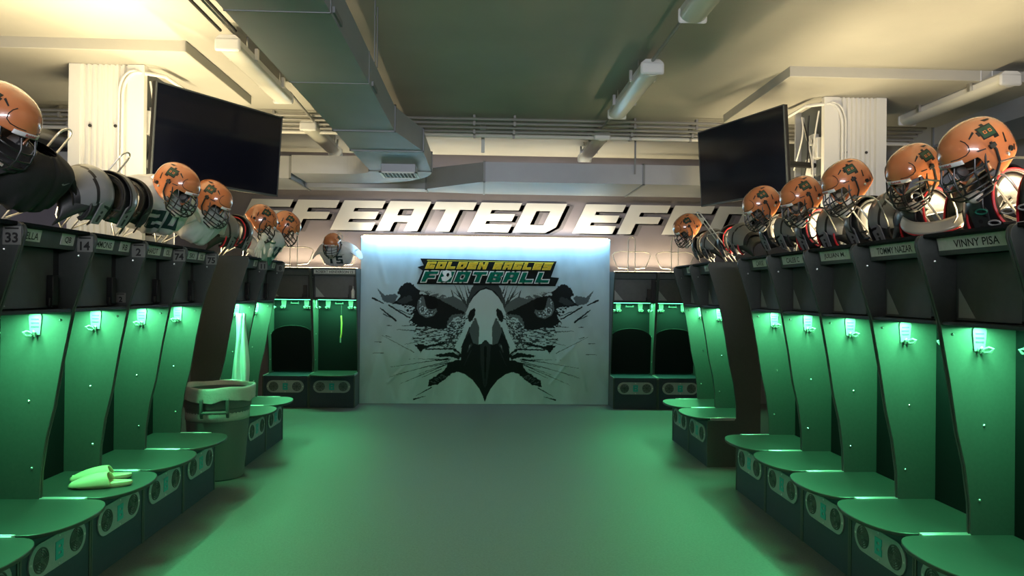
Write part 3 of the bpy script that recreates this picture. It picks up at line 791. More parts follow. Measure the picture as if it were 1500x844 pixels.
# ------------------------------------------------------------------ team sign
SKz=5.172
def sgn(zx,zy,d): # picture-crop units of the sign -> its own plane, d in front of the banner
    px,py=570+zx/SKz,360+zy/SKz
    return ((px-705)*YM/F,YM-.03-d,HC-(py-(427+.0113*(px-705)))*YM/F)
sign=empty('team_sign',(0.09,YM-.03,1.87)); tag(sign,'slanted black sign reading GOLDEN EAGLES FOOTBALL above the eagle face','sign')
Ti=Matrix.Translation((-0.09,-(YM-.03),-1.87))
M_sblk=mat('sign_black',(.008,.01,.01),.7,spec=.1); M_swht=mat('sign_white',(.75,.78,.78),.7,spec=.1); M_sgrn=mat('sign_green',(.0,.115,.07),.7,spec=.1); M_sgld=mat('sign_gold',(.66,.42,.03),.7,spec=.1); M_syel=mat('sign_yellow',(.8,.72,.12),.7,spec=.1)
def lay(mb,poly,d0,d1,mi=0):
    n=len(poly); vs=[sgn(x,y,d0) for x,y in poly]+[sgn(x,y,d1) for x,y in poly]
    mb.add(vs,[tuple(range(n)),tuple(range(2*n-1,n-1,-1))]+[(i,n+i,n+(i+1)%n,(i+1)%n) for i in range(n)],mi,T=Ti)
outl=[(238,99),(1266,119),(1224,238),(1286,244),(1258,307),(800,300),(213,291),(257,190),(217,163),(264,150)]
mb=MB(); lay(mb,outl,-.03,.012); mb.build('backing',M_sblk,sign,smooth=0)
def word(txt,x0,x1,yt0,yt1,yb0,yb1,sh,gap,name,mf,mo,g,d):
    """letters between x0..x1; yt/yb top and bottom heights at both ends"""
    n=len(txt); wtot=sum(.55 if c==' ' else 1. for c in txt); u=(x1-x0)/wtot; x=x0
    front=MB(); back=MB()
    for c in txt:
        if c==' ': x+=u*.55; continue
        k=(x-x0)/(x1-x0); yt=yt0+(yt1-yt0)*k; yb=yb0+(yb1-yb0)*k; h=yb-yt
        for p in BLOCK[c]:
            f=lambda a,b:(x+a*u*(1-gap)+sh*h*b,yb-b*h)
            q=[f(a,b) for a,b in p]; lay(front,q,0,d+.006)
            q2=[(xx,yy) for xx,yy in q]; cx=sum(v[0] for v in q)/len(q); cy=sum(v[1] for v in q)/len(q)
            ys=[v[1] for v in q]; mid=(max(ys)+min(ys))/2
            q2=[(xx+(g if a>=sum(pp[0] for pp in p)/len(p) else -g),yy+(g if yy>mid else -g)) for (xx,yy),(a,b) in zip(q,p)]
            lay(back,q2,0,d)
        x+=u
    ob=back.build(name+'_outline',mo,sign,smooth=0); of=front.build(name+'_letters',mf,sign,smooth=0)
    return ob
word('GOLDEN',276,745,126,131,173,178,.45,.22,'upper',M_sgld,M_syel,3,.016)
word('EAGLES',782,1232,131,136,178,183,.45,.22,'upper',M_sgld,M_syel,3,.016)
word('FOOTBALL',245,1225,196,206,274,282,.42,.2,'lower',M_sgrn,M_swht,7,.016)
mb=MB(); lay(mb,[(290,110),(1246,128),(1245,132),(288,114)],0,.014); mb.build('gold_rim',M_syel,sign,smooth=0)
# white bird-like emblem over the second letter
mb=MB(); lay(mb,[(402,205),(432,186),(470,196),(474,236),(448,262),(430,272),(404,268),(396,240),(418,232)],.02,.026)
mb.build('emblem',M_swht,sign,smooth=0)
mb=MB(); lay(mb,[(438,212),(452,206),(458,222),(446,238),(434,228)],.026,.028); mb.build('emblem_eye',M_sblk,sign,smooth=0)

# ------------------------------------------------------------------ slanted wall lettering
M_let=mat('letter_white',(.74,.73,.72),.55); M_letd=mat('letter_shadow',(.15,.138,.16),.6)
wl=empty('wall_lettering',(0,YB,2.45)); tag(wl,'huge white slanted block letters reading ...FEATED EFF... across the back wall','lettering')
lx=-3.47; pitch=.652; lh=.425
for c in 'EFEATED EFFO':
    if c==' ': lx+=pitch*.32; continue
    fr=MB(); bk=MB(); pw=.585
    z0=2.455
    for p in BLOCK[c]:
        q=[(lx+a*pw+.2*b,z0+lh*b) for a,b in p]
        fr.prism([(x,z-2.45) for x,z in q],-.008,-.0045,'y')
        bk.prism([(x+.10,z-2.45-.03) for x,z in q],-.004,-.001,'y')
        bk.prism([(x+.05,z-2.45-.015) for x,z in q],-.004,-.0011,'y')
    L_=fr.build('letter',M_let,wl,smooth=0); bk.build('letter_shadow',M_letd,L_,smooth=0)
    lx+=pitch
# ------------------------------------------------------------------ helmets
M_shell=mat('orange_shell',(.55,.185,.07),.24,coat=1.,noise=.05,nscale=6)
M_pad=mat('helmet_padding',(.02,.02,.022),.7)
M_mask=mat('mask_bars',(.012,.014,.013),.35)
M_slot=mat('vent_slot',(.006,.006,.006),.6)
M_logog=mat('logo_green',(.012,.055,.03),.5); M_logok=mat('logo_outline',(.004,.006,.006),.5); M_logoo=mat('logo_orange',(.6,.2,.06),.5)
M_bump=mat('bumper_white',(.72,.72,.72),.35); M_red=mat('brand_red',(.45,.02,.02),.5); M_chin=mat('chin_cup',(.6,.57,.5),.5); M_strap=mat('strap_black',(.02,.02,.02),.6)
M_jaw=mat('jaw_pad_grey',(.16,.155,.15),.6)
M_redt=mat('red_trim',(.62,.02,.03),.45)
HA,HP=.117,2.25
def h_r(x,y,z):
    b=.142 if y<0 else .152; c=.135 if z>0 else .165
    s=abs(x/HA)**HP+abs(y/b)**HP+abs(z/c)**HP
    return s**(-1/HP)
def sm(a,b,t):
    t=max(0,min(1,(t-a)/(b-a))); return t*t*(3-2*t)
def shell_pt(ph,t,off=0.):
    """ph: -pi..pi azimuth, 0 = front (-y); t in 0..1 from the crown to the rim"""
    a=abs(math.degrees(ph))
    tm=84+4*sm(0,50,a)+52*sm(50,68,a)-24*sm(100,165,a)
    th=rad(tm)*t
    s=sm(92,140,math.degrees(th))
    ph2=ph-rad(17)*math.sin(ph)*s
    d=(math.sin(th)*math.sin(ph2),-math.sin(th)*math.cos(ph2),math.cos(th))
    r=h_r(*d)+off
    return (d[0]*r,d[1]*r,d[2]*r)
def side_pt(s,y,z,off=.002):
    b=.142 if y<0 else .152; c=.135 if z>0 else .165
    k=max(0.,1-abs(y/b)**HP-abs(z/c)**HP)
    x=HA*k**(1/HP)
    n=Vector((s*(max(x,1e-4)/HA)**(HP-1)/HA,math.copysign(abs(y/b)**(HP-1)/b,y),math.copysign(abs(z/c)**(HP-1)/c,z))).normalized()
    p=Vector((s*x,y,z))+n*off
    return tuple(p)
PHS=[]
for i in range(121):
    u=i/120*2-1                       # denser columns where the face opening turns down
    a=abs(u); g=.28*a/.3 if a<.3 else (.28+.14*(a-.3)/.4 if a<.7 else .42+.58*(a-.7)/.3)
    PHS.append(math.copysign(g*PI,u))
def decal(mb,s,poly,off,mi,res=.006,c=(0,0)):
    """fills a polygon in the side plane with small cells laid on the shell"""
    xs=[p[0] for p in poly]; ys=[p[1] for p in poly]
    nx_=max(1,int((max(xs)-min(xs))/res)); ny_=max(1,int((max(ys)-min(ys))/res))
    for i in range(nx_):
        for j in range(ny_):
            x0=min(xs)+(max(xs)-min(xs))*i/nx_; x1=min(xs)+(max(xs)-min(xs))*(i+1)/nx_
            y0=min(ys)+(max(ys)-min(ys))*j/ny_; y1=min(ys)+(max(ys)-min(ys))*(j+1)/ny_
            mb.add([side_pt(s,*q,off) for q in ((x0,y0),(x1,y0),(x1,y1),(x0,y1))],[(0,1,2,3)] if s<0 else [(3,2,1,0)],mi)
def rim(y0,z0,w,h,ang,p):                     # rotated local rectangle helper
    ca,sa=math.cos(ang),math.sin(ang)
    return lambda a,b:(y0+a*w*ca-b*h*sa,z0+a*w*sa+b*h*ca)
def helmet_proto():
    H=empty('football_helmet')
    mb=MB(); mb.grid(lambda u,v:shell_pt(PHS[int(round(u*120))],max(v,.004)),120,30)
    mb.build('shell',M_shell,H,solid=.006,soff=1,smooth=60)
    mb=MB(); mb.grid(lambda u,v:shell_pt(PHS[int(round(u*120))]*1.0,max(v,.004)*.97,-.012),120,20)
    mb.build('padding',M_pad,H,solid=.012,soff=1,smooth=60)
    # raised front panel outline, slots, ridge
    for s in (-1,1):
        for p in ([(-.03,.098),(-.062,.083),(-.062,.078),(-.03,.090)],[(.040,.112),(.072,.100),(.075,.094),(.045,.100)],[(-.075,.028),(-.04,.018),(-.04,.013),(-.07,.020)],[(.045,-.01),(.062,.028),(.068,.026),(.055,-.012)],[(.07,-.06),(.085,-.04),(.09,-.045),(.078,-.066)]):
            f=lambda q:side_pt(s,q[0],q[1],.0016)
            n=len(p); mb=MB(); mb.add([f(q) for q in p],[tuple(range(n))]); mb.build('vent_slot',M_slot,H)
        mb=MB(); pts=[(-.100,.060),(-.118,.045),(-.122,.015),(-.118,-.004)]
        pa=[shell_pt(s*rad(aa),tt,.001) for aa,tt in ((40,.56),(46,.63),(48,.72),(46,.82),(38,.875),(26,.895),(12,.90))]
        mb.tube(pa,.0021,6); mb.build('panel_groove',M_slot,H)
        # badge: black edged green block letter with a crest
        mb=MB(); f=rim(.012,.068,.034,.032,rad(-10) if s else 0,None)
        def bd(P,off,mi,g=1.0):
            pts=[f(-a*g,b*g) for a,b in P]; decal_poly(mb,s,P,f,off,mi,g)
        decal_poly(mb,s,R(-1,-.82,1,.82),f,.0015,1,1.0)
        decal_poly(mb,s,R(-.2,.82,.25,1.1),f,.0015,1,1.0); decal_poly(mb,s,R(-1.25,-.2,-1,.4),f,.0015,1,1.0); decal_poly(mb,s,R(.3,-1.15,1.0,-.82),f,.0015,1,1.0)
        decal_poly(mb,s,R(-.84,-.66,.84,.66),f,.0024,0,1.0)
        for cx in (-.34,.34):
            decal_poly(mb,s,R(cx-.2,-.2,cx+.2,.2),f,.0032,2,1.0); decal_poly(mb,s,R(cx-.1,-.1,cx+.1,.1),f,.004,1,1.0)
        mb.build('badge',[M_logog,M_logok,M_logoo],H,smooth=0)
        mb=MB(); mb.tube([side_pt(s,.055,-.045,.0),side_pt(s,.055,-.045,.006)],.012,12); mb.build('ear_hole',M_slot,H)
        # strap and clip along the temple
        mb=MB(); mb.tube([side_pt(s,-.012,.028,.004),side_pt(s,-.01,-.01,.006),side_pt(s,-.022,-.06,.008),(s*.075,-.085,-.15),(s*.03,-.135,-.165)],.0055,6); mb.build('chin_strap',M_strap,H)
        mb=MB(); mb.cbox(side_pt(s,-.014,.012,.006),(.012,.03,.02)); mb.build('mask_clip',M_strap,H,bevel=.003)
        mb=MB(); mb.sphere(side_pt(s,.03,-.055,.004),.008,10,6); mb.build('snap',M_steel,H)
    # front bumper with the maker's word
    mb=MB()
    def bp(u,v):
        ph=rad(-30+60*u); p=Vector(shell_pt(ph,.93+.085*v,.005)); return tuple(p)
    mb.grid(bp,14,3)
    bu=mb.build('front_bumper',M_bump,H,solid=.004,soff=1)
    mb=MB()
    def tf(x,y):
        ph=rad(x*460); return tuple(Vector(shell_pt(ph,.972-y*4.2,.0075)))
    vs,fs=text_geo('Riddell',.013,bold=.02)
    mb.add([tf(x,y) for x,y in vs],fs); mb.build('brand_word',M_red,bu)
    # face mask
    mb=MB(); r=.0042
    def bar(z,wx,yf,zs,sag=0,ya=-.055):
        P=[]
        for i in range(17):
            u=i/16*2-1
            a=u*PI/2
            x=wx*math.sin(a)*(1.0) ; y=ya-(yf-(-ya)*1)*math.cos(a)**.8 if False else ya+(-(yf)-ya)*math.cos(a)**.75
            P.append((x,y,z+(zs-z)*abs(math.sin(a))**2+sag*math.cos(a)))
        return P
    mb.tube(bar(-.045,.108,.182,-.035),r,8); mb.tube(bar(-.078,.106,.192,-.075),r,8); mb.tube(bar(-.112,.100,.190,-.105),r,8); mb.tube(bar(-.140,.090,.172,-.125),r*1.1,8)
    for x in (-.038,.038):
        mb.tube([(x,-.148,.004),(x,-.176,-.03),(x,-.187,-.075),(x,-.185,-.11),(x,-.168,-.139)],r,8)
    for s in (-1,1):
        mb.tube([(s*.108,-.05,.0),(s*.110,-.075,-.04),(s*.107,-.085,-.08),(s*.10,-.09,-.11),(s*.09,-.08,-.13)],r,8)
        mb.tube([(s*.100,-.095,.005),(s*.098,-.125,-.04),(s*.095,-.13,-.08),(s*.085,-.125,-.115)],r,8)
    mb.build('face_mask',M_mask,H)
    mb=MB(); mb.sphere((0,-.115,-.155),.04,14,8,sc=(1.05,.75,.7)); mb.build('chin_cup',M_chin,H)
    # inner jaw pads seen through the opening
    for s in (-1,1):
        mb=MB(); mb.sphere((s*.088,-.04,-.075),.034,12,8,sc=(.4,1.,1.1)); mb.build('jaw_pad',M_jaw,H)
    return H
def decal_poly(mb,s,P,f,off,mi,g):
    xs=[p[0] for p in P]; ys=[p[1] for p in P]; x0,x1,y0,y1=min(xs),max(xs),min(ys),max(ys)
    n=max(1,int((x1-x0)*5)); m_=max(1,int((y1-y0)*5))
    for i in range(n):
        for j in range(m_):
            q=[(x0+(x1-x0)*(i+a)/n,y0+(y1-y0)*(j+b)/m_) for a,b in ((0,0),(1,0),(1,1),(0,1))]
            mb.add([side_pt(s,*f(*t),off) for t in q],[(0,1,2,3)] if s<0 else [(3,2,1,0)],mi)
HPROTO=helmet_proto(); HN=0
def helmet(px,py,Y,face,pitch,label,group,yawx=0,roll=0,sc=1.0):
    """face: +1 looks to +x, -1 to -x, 0 to the viewer; pitch = degrees looking down"""
    global HN
    H=HPROTO if HN==0 else copy_tree(HPROTO); HN+=1
    p=at(px,py,Y)
    base={1:90,-1:-90,0:0}[face]
    H.rotation_euler=(Matrix.Rotation(rad(base+yawx),3,'Z')@Matrix.Rotation(rad(pitch),3,'X')@Matrix.Rotation(rad(roll),3,'Y')).to_euler()
    H.location=p; H.scale=(sc,sc,sc)
    tag(H,label,'helmet',group); return H
G1='orange football helmets over the lockers'
helmet(2,172,3.22,1,40,'orange helmet cut off by the picture edge, above the black jersey',G1,yawx=-6,sc=1.06)
helmet(260,270,4.95,1,38,'orange helmet on the white jersey numbered 20',G1,yawx=-12)
helmet(311,292,5.55,1,40,'orange helmet in front of the TV corner, just behind the one on jersey 20',G1,yawx=-6)
helmet(384,322,7.0,1,42,'brighter orange helmet with a pale sticker, over the white gloves',G1,yawx=18)
helmet(420,330,7.62,1,46,'orange helmet at the end of the row, in front of the first wall letter',G1,yawx=12)
helmet(487,356,10.02,0,26,'small orange helmet facing the camera on the white jersey by the banner',G1,yawx=-8,sc=.98)
helmet(1006,333,7.65,-1,40,'small orange helmet nearest the eagle banner, on grey pads',G1,yawx=4)
helmet(1115,299,5.68,-1,40,'orange helmet overlapping the lower corner of the TV',G1,yawx=2)
helmet(1173,288,5.06,-1,38,'orange helmet between the TV corner and the white column, above red trimmed pads',G1,yawx=8)
helmet(1239,267,4.45,-1,36,'orange helmet right in front of the white corrugated column',G1,yawx=2)
helmet(1338,250,3.82,-1,38,'orange helmet turned towards the camera, on pads with a silver lip',G1,yawx=20)
helmet(1428,222,3.22,-1,36,'largest orange helmet, at the near end of the row on black pads with red piping',G1,yawx=4,sc=1.06)
# ------------------------------------------------------------------ shoulder pads, jerseys and other gear
M_gplate=mat('pad_grey_plate',(.20,.205,.21),.32,coat=.4,noise=.05,nscale=12)
M_dplate=mat('pad_dark_plate',(.030,.034,.034),.35,coat=.3)
M_bfoam=mat('pad_black_foam',(.012,.012,.013),.65,bump=.2,bscale=90)
M_jw=mat('jersey_white',(.70,.71,.73),.75,bump=.15,bscale=220,noise=.04,nscale=9)
M_jb=mat('jersey_black',(.010,.010,.011),.75,bump=.15,bscale=220)
M_jnum=mat('jersey_number_green',(.010,.035,.040),.7)
M_silver=mat('pad_silver',(.55,.54,.5),.3,.5)
M_patch=mat('patch_pale',(.35,.36,.35),.5); M_patchg=mat('patch_green',(.02,.16,.11),.5)
M_glw=mat('glove_white',(.72,.72,.62),.6); M_glg=mat('glove_green',(.01,.11,.06),.55)
def cat(P,t):
    n=len(P)-1; f=max(0,min(n-1e-9,t*n)); i=int(f); f-=i
    p0,p1,p2,p3=P[max(i-1,0)],P[i],P[i+1],P[min(i+2,n)]
    return tuple(.5*((2*b)+(c-a)*f+(2*a-5*b+4*c-d_)*f*f+(-a+3*b-3*c+d_)*f**3) for a,b,c,d_ in zip(p0,p1,p2,p3))
BODY=[(-.135,-.21),(-.148,-.16),(-.138,-.09),(-.085,-.015),(0,.014),(.085,-.015),(.138,-.08),(.145,-.14),(.13,-.18)]
EPA=[(-.165,-.13),(-.16,-.07),(-.10,.005),(0,.038),(.10,.005),(.16,-.07),(.165,-.12)]
CUP=[(-.135,-.13),(-.13,-.08),(-.08,-.03),(0,-.01),(.08,-.03),(.13,-.08),(.135,-.12)]
def pads_proto(epm,edge,trim,body):
    P=empty('shoulder_pads')
    for s in (-1,1):
        def fb(u,v):
            y,z=cat(BODY,u); top=1-min(1,abs(u-.5)*2)**2
            x0=.012+.058*top; x1=.20
            return (s*(x0+(x1-x0)*v),y,z-.05*v*v*(.4+.6*top))
        mb=MB(); mb.grid(lambda u,v:fb(1-u if s>0 else u,v),36,8); mb.build('body_arch',[body,M_bfoam],P,solid=.012,moff=1)
        def ff(u,v):
            y,z=cat(BODY,.04+.92*u); y*=.86; z=z-.022
            top=1-min(1,abs(u-.5)*2)**2; x0=.02+.055*top
            return (s*(x0+(.21-x0)*v),y,z-.05*v*v*(.4+.6*top))
        mb=MB(); mb.grid(ff,30,6); mb.build('foam_lining',M_bfoam,P,solid=.022,soff=0)
        def fe(u,v):
            y,z=cat(EPA,u); k=math.sin(PI*u)
            return (s*(.085+.205*v*(.78+.22*k)),y*(1-.42*v**2),z*(1-.25*v)-.135*v**2.1+.018*math.sin(PI*v))
        mif=lambda u,v,s=s:1 if (u<.07 or u>.93 or v<.08 or v>.9 or abs(v-.52-.06*math.sin(6*u))<.035) else 0
        mb=MB(); mb.grid(lambda u,v:fe(1-u if s>0 else u,v),48,28,mif=mif); mb.build('epaulet',[epm,edge],P,solid=.009,moff=1)
        def fc(u,v):
            y,z=cat(CUP,u)
            return (s*(.20+.12*v),y*(1-.3*v),z-.045-.15*v**1.5)
        mb=MB(); mb.grid(lambda u,v:fc(1-u if s>0 else u,v),30,10,mif=lambda u,v:1 if v>.85 or u<.07 or u>.93 else 0); mb.build('shoulder_cup',[body,edge],P,solid=.01,moff=1)
        # coloured piping round the arm opening and neck
        mb=MB(); pa=[Vector(fb(i/30,1.0))+Vector((s*.006,0,-.008)) for i in range(31)]; mb.tube(pa,.007,6)
        pa=[Vector(fb(i/30,0.0))+Vector((-s*.002,0,0)) for i in range(31)]; mb.tube(pa,.006,6); mb.build('piping',trim,P)
        mb=MB(); pa=[Vector(fe(i/24,1.0)) for i in range(25)]; mb.tube(pa,.0055,6); mb.build('edge_trim',edge,P)
        # side strap with slotted plate
        mb=MB()
        Ts=Matrix.Translation((s*.125,-.155,-.15))@Matrix.Rotation(rad(-6),4,'X')
        mb.prism([(-.035,-.08),(.035,-.08),(.045,.05),(.02,.08),(-.02,.08),(-.045,.05)],-.008,0,'y',T=Ts); mb.prism(stadium(.022,.02),-.0085,-.008,'y',1,T=Ts)
        mb.prism([(-.009,-.065),(.009,-.065),(.009,-.02),(-.009,-.02)],-.0095,-.008,'y',1,T=Ts); 
        mb.build('chest_plate',[epm,M_bfoam],P,bevel=.003)
        mb=MB(); mb.tube([(s*.17,-.13,-.18),(s*.235,-.07,-.22),(s*.24,.05,-.22),(s*.17,.12,-.17)],.009,6); mb.build('side_strap',M_strap,P)
        mb=MB(); mb.cbox((s*.20,-.115,-.20),(.03,.02,.035)); mb.build('buckle',M_steel,P,bevel=.004)
    for z in (-.12,-.17): mb=MB(); mb.tube([(-.025,-.158,z),(.025,-.158,z)],.007,6); mb.build('front_lace',M_strap,P)
    return P
PADS={'grey':pads_proto(M_gplate,M_black,M_strap,M_dplate),'red':pads_proto(M_gplate,M_black,M_redt,M_dplate),'blackred':pads_proto(M_dplate,M_black,M_redt,M_bfoam),'black':pads_proto(M_bfoam,M_black,M_strap,M_bfoam)}
pused=set()
def place(o,p,face,tilt,yawx=0,roll=0,sc=1.0):
    base={1:90,-1:-90,0:0}[face]
    o.rotation_euler=(Matrix.Rotation(rad(base+yawx),3,'Z')@Matrix.Rotation(rad(tilt),3,'X')@Matrix.Rotation(rad(roll),3,'Y')).to_euler()
    o.location=p; o.scale=(sc,sc,sc)
GP='shoulder pads hung over the lockers'
def pads(kind,px,py,Y,face,tilt,label,yawx=0,sc=1.,roll=0):
    o=PADS[kind] if kind not in pused else copy_tree(PADS[kind]); pused.add(kind)
    place(o,at(px,py,Y),face,tilt,yawx,roll,sc); tag(o,label,'shoulder pads',GP); return o
def j_ring(z):
    L=[(.03,.085,.075),(.0,.15,.105),(-.04,.235,.14),(-.09,.275,.16),(-.16,.28,.17),(-.25,.26,.172),(-.34,.24,.17),(-.41,.215,.155),(-.45,.15,.12)]
    for (a,b) in zip(L,L[1:]):
        if z<=a[0] and z>=b[0]:
            t=(a[0]-z)/(a[0]-b[0]); t=t*t*(3-2*t) if False else t
            return a[1]+(b[1]-a[1])*t,a[2]+(b[2]-a[2])*t
    return L[-1][1:]
def nz(x,y,s):
    return float(fbm(np.array([x]),np.array([y]),s,3)[0])-.5
def jersey(px,py,Y,face,tilt,label,m=None,num=None,yawx=0,sc=1.,sleeves=(1,1),seed=1,swoosh=True,stripe=False):
    J=empty('football_jersey'); m=m or M_jw
    zs=[.03,.02,.01,0,-.015,-.03,-.05,-.07,-.09,-.115,-.14,-.17,-.20,-.23,-.26,-.29,-.32,-.35,-.38,-.405,-.425,-.44,-.45]
    nv=len(zs)-1
    def fj(u,v):
        k=int(round(v*nv)); z=zs[k]; a=2*PI*u; rx,ry=j_ring(z)
        c,s=math.cos(a),math.sin(a); n=2.6
        r=(abs(c/rx)**n+abs(s/ry)**n)**(-1/n)
        amp=.010+.05*max(0,-z-.10)
        w=nz(6*c+9+z*3,6*s+9,seed)*2*amp+max(0,-z-.22)*.10*math.sin(11*a+4*nz(c*2+3,s*2+3,seed+3))*.6
        return ((r+w)*c,(r+w)*s-.0,z+.02*nz(c*3+4,s*3+4,seed+9))
    mb=MB(); mb.grid(fj,72,nv,closeu=True)
    for k,s in enumerate((-1,1)):
        if not sleeves[k]: continue
        def fs(u,v):
            a=2*PI*u; t=v
            cx=s*(.20+.155*t); cz=-.10-.13*t*t-.03*t; r=.115-.012*t
            rr=r*(1+.16*nz(2*math.cos(a)+5+t*2,2*math.sin(a)+5,seed+20+k)*2)
            return (cx+s*.05*math.cos(a)*0+ -s*rr*math.sin(a)*.45,rr*math.cos(a)*1.05,cz+rr*math.sin(a)*.8)
        mb.grid(fs,32,10,closeu=True)
        if stripe: pass
    b=mb.build('jersey_cloth',m,J,solid=.004,smooth=80)
    if num:
        w=.105; h=.2; gap=.025; tot=len(num)*w+(len(num)-1)*gap
        for i,c in enumerate(num):
            nb=MB()
            x0=-tot/2+i*(w+gap)
            for p in BLOCK[c]:
                xs=[q[0] for q in p]; ys=[q[1] for q in p]
                if len(p)==4 and len(set(xs))==2:
                    x_a,x_b,y_a,y_b=min(xs),max(xs),min(ys),max(ys)
                    n1=max(1,int((x_b-x_a)*10)); n2=max(1,int((y_b-y_a)*10))
                    cells=[[(x_a+(x_b-x_a)*(i1+q)/n1,y_a+(y_b-y_a)*(i2+r_)/n2) for q,r_ in ((0,0),(1,0),(1,1),(0,1))] for i1 in range(n1) for i2 in range(n2)]
                else: cells=[p]
                for cell in cells:
                    vs=[]
                    for a,bb in cell:
                        x=x0+a*w; z=-.335+bb*h; rx,ry=j_ring(z); n=2.6
                        y=-ry*max(.05,1-abs(x/rx)**n)**(1/n)
                        # follow the cloth's own folds
                        ang=math.atan2(y,x); c_,s_=math.cos(ang),math.sin(ang); amp=.010+.05*max(0,-z-.10)
                        wv=nz(6*c_+9+z*3,6*s_+9,seed)*2*amp+max(0,-z-.22)*.10*math.sin(11*ang+4*nz(c_*2+3,s_*2+3,seed+3))*.6
                        vs.append((x+wv*c_,y+wv*s_-.012,z))
                    nb.add(vs,[tuple(range(len(vs)))])
            nb.build('jersey_number',M_jnum,J,smooth=60)
    if swoosh:
        nb=MB(); rx,ry=j_ring(-.11)
        f=lambda x,z:(x,-ry*max(.05,1-abs(x/rx)**2.6)**(1/2.6)-.013,z)
        pts=[(.085,-.118),(.10,-.128),(.118,-.124),(.155,-.098),(.112,-.115),(.10,-.117),(.097,-.108)]
        nb.add([f(*q) for q in pts],[tuple(range(len(pts)))]); nb.build('tick_mark',M_patch if m is M_jb else M_jnum,J)
    place(J,at(px,py,Y),face,tilt,yawx,0,sc); J.scale=(sc,sc,sc*.76); tag(J,label,'jersey','jerseys hung over the lockers'); return J

# trash can side
jersey(58,222,3.42,1,40,'black padded jersey hanging at the picture edge under the cut off helmet',m=M_jb,yawx=-10,sc=.78,seed=4)
pads('grey',160,262,3.92,1,38,'grey shoulder pads on a wire loop, in front of the white column foot',yawx=-6,sc=.86)
pads('black',192,270,4.45,1,38,'black shoulder pads squeezed between the grey pads and the white jersey numbered 20',sc=.86)
jersey(238,270,5.02,1,40,'white jersey with big dark number 20',num='20',yawx=-32,sc=.95,seed=8)
jersey(306,300,5.64,1,38,'white jersey behind the one numbered 20, under the helmet by the TV corner',yawx=-8,sc=.85,seed=12)
pads('red',345,322,6.5,1,34,'grey shoulder pads with red lining above the black end panel by the trash can',yawx=-14,sc=.92)
jersey(400,338,7.3,1,38,'white jersey at the end of the row, under the two overlapping helmets',num='11',yawx=-6,sc=.85,seed=15)
jersey(492,358,10.25,0,38,'white jersey numbered 15 on the back wall locker beside the banner',num='15',yawx=0,sc=.86,seed=19)
# nameplate side
pads('grey',1032,344,7.55,-1,34,'dark grey shoulder pads under the small helmet nearest the banner',yawx=8,sc=.9)
pads('red',1072,336,6.95,-1,34,'grey shoulder pads without a helmet, on top of the black end panel',yawx=8,sc=.92)
pads('grey',1140,318,5.64,-1,34,'dark pads under the helmet that overlaps the TV corner',yawx=10,sc=.9)
pads('red',1200,312,5.03,-1,34,'red trimmed pads second along from the TV corner',yawx=14,sc=.92)
pads('grey',1278,297,4.42,-1,34,'plain grey pads in front of the white corrugated column',yawx=8,sc=.95)
p1=pads('blackred',1378,280,3.82,-1,34,'black pads with a silver curved lip and red trim',yawx=30,sc=.95)
p2=pads('blackred',1492,252,3.16,-1,30,'black pads with red piping and small pale badges, under the largest helmet',yawx=16,sc=1.0)
def lip(u,v):
    a=rad(-80+160*u); r=.19+.05*v*math.sin(PI*u)
    return (r*1.08*math.sin(a),-.02-r*math.cos(a),-.05-.05*v-.03*math.cos(a))
mb=MB(); mb.grid(lip,30,5); mb.build('silver_lip',M_silver,p1,solid=.01)
mb=MB(); mb.tube([lip(i/30,1) for i in range(31)],.007,6); mb.build('lip_piping',M_redt,p1)
for (x,z,m_) in ((.10,-.10,M_patch),(.02,-.11,M_patch),(.13,-.15,M_patchg),(-.06,-.16,M_patch),(.06,-.18,M_patch),(-.10,-.10,M_patchg)):
    mb=MB(); mb.tube([(x+.02*math.cos(2*PI*i/12)*1.4,-.168,z+.012*math.sin(2*PI*i/12)) for i in range(12)],.004,5,True); mb.build('badge_patch',m_,p2)

# gloves draped below the overlapping helmets
def glove(p,rot,label,m):
    G=empty('football_glove'); G.location=p; G.rotation_euler=rot; tag(G,label,'glove','pair of gloves')
    mb=MB(); mb.sphere((0,0,-.05),.05,14,8,sc=(.9,.42,1.05)); mb.sphere((0,0,.03),.036,12,6,sc=(1,.6,1.0)); mb.build('palm',M_glw,G)
    for k,(x,l,sp) in enumerate(((-.033,.062,-.22),(-.011,.075,-.06),(.012,.072,.08),(.034,.058,.26))):
        mb=MB(); mb.tube([(x,0,-.09),(x+sp*.03,-.006,-.09-l*.5),(x+sp*.06,-.02,-.09-l)],[.0125,.0115,.008],8); mb.sphere((x+sp*.06,-.02,-.09-l),.008,8,6); mb.build('finger',m,G)
    mb=MB(); mb.tube([(.038,0,-.035),(.062,-.01,-.065),(.066,-.025,-.10)],[.014,.0125,.009],8); mb.sphere((.066,-.025,-.10),.009,8,6); mb.build('thumb',m,G)
    mb=MB(); mb.tube([(.034*math.cos(2*PI*i/16),.02*math.sin(2*PI*i/16),.045) for i in range(16)],.008,6,True); mb.build('cuff',m,G)
glove(at(385,352,6.75),(rad(10),rad(25),rad(70)),'white football glove with green cuff, upper of the pair under the helmets',M_glw)
glove(at(398,362,6.78),(rad(15),rad(-15),rad(95)),'white and green glove with green fingers, lower of the pair under the helmets',M_glg)

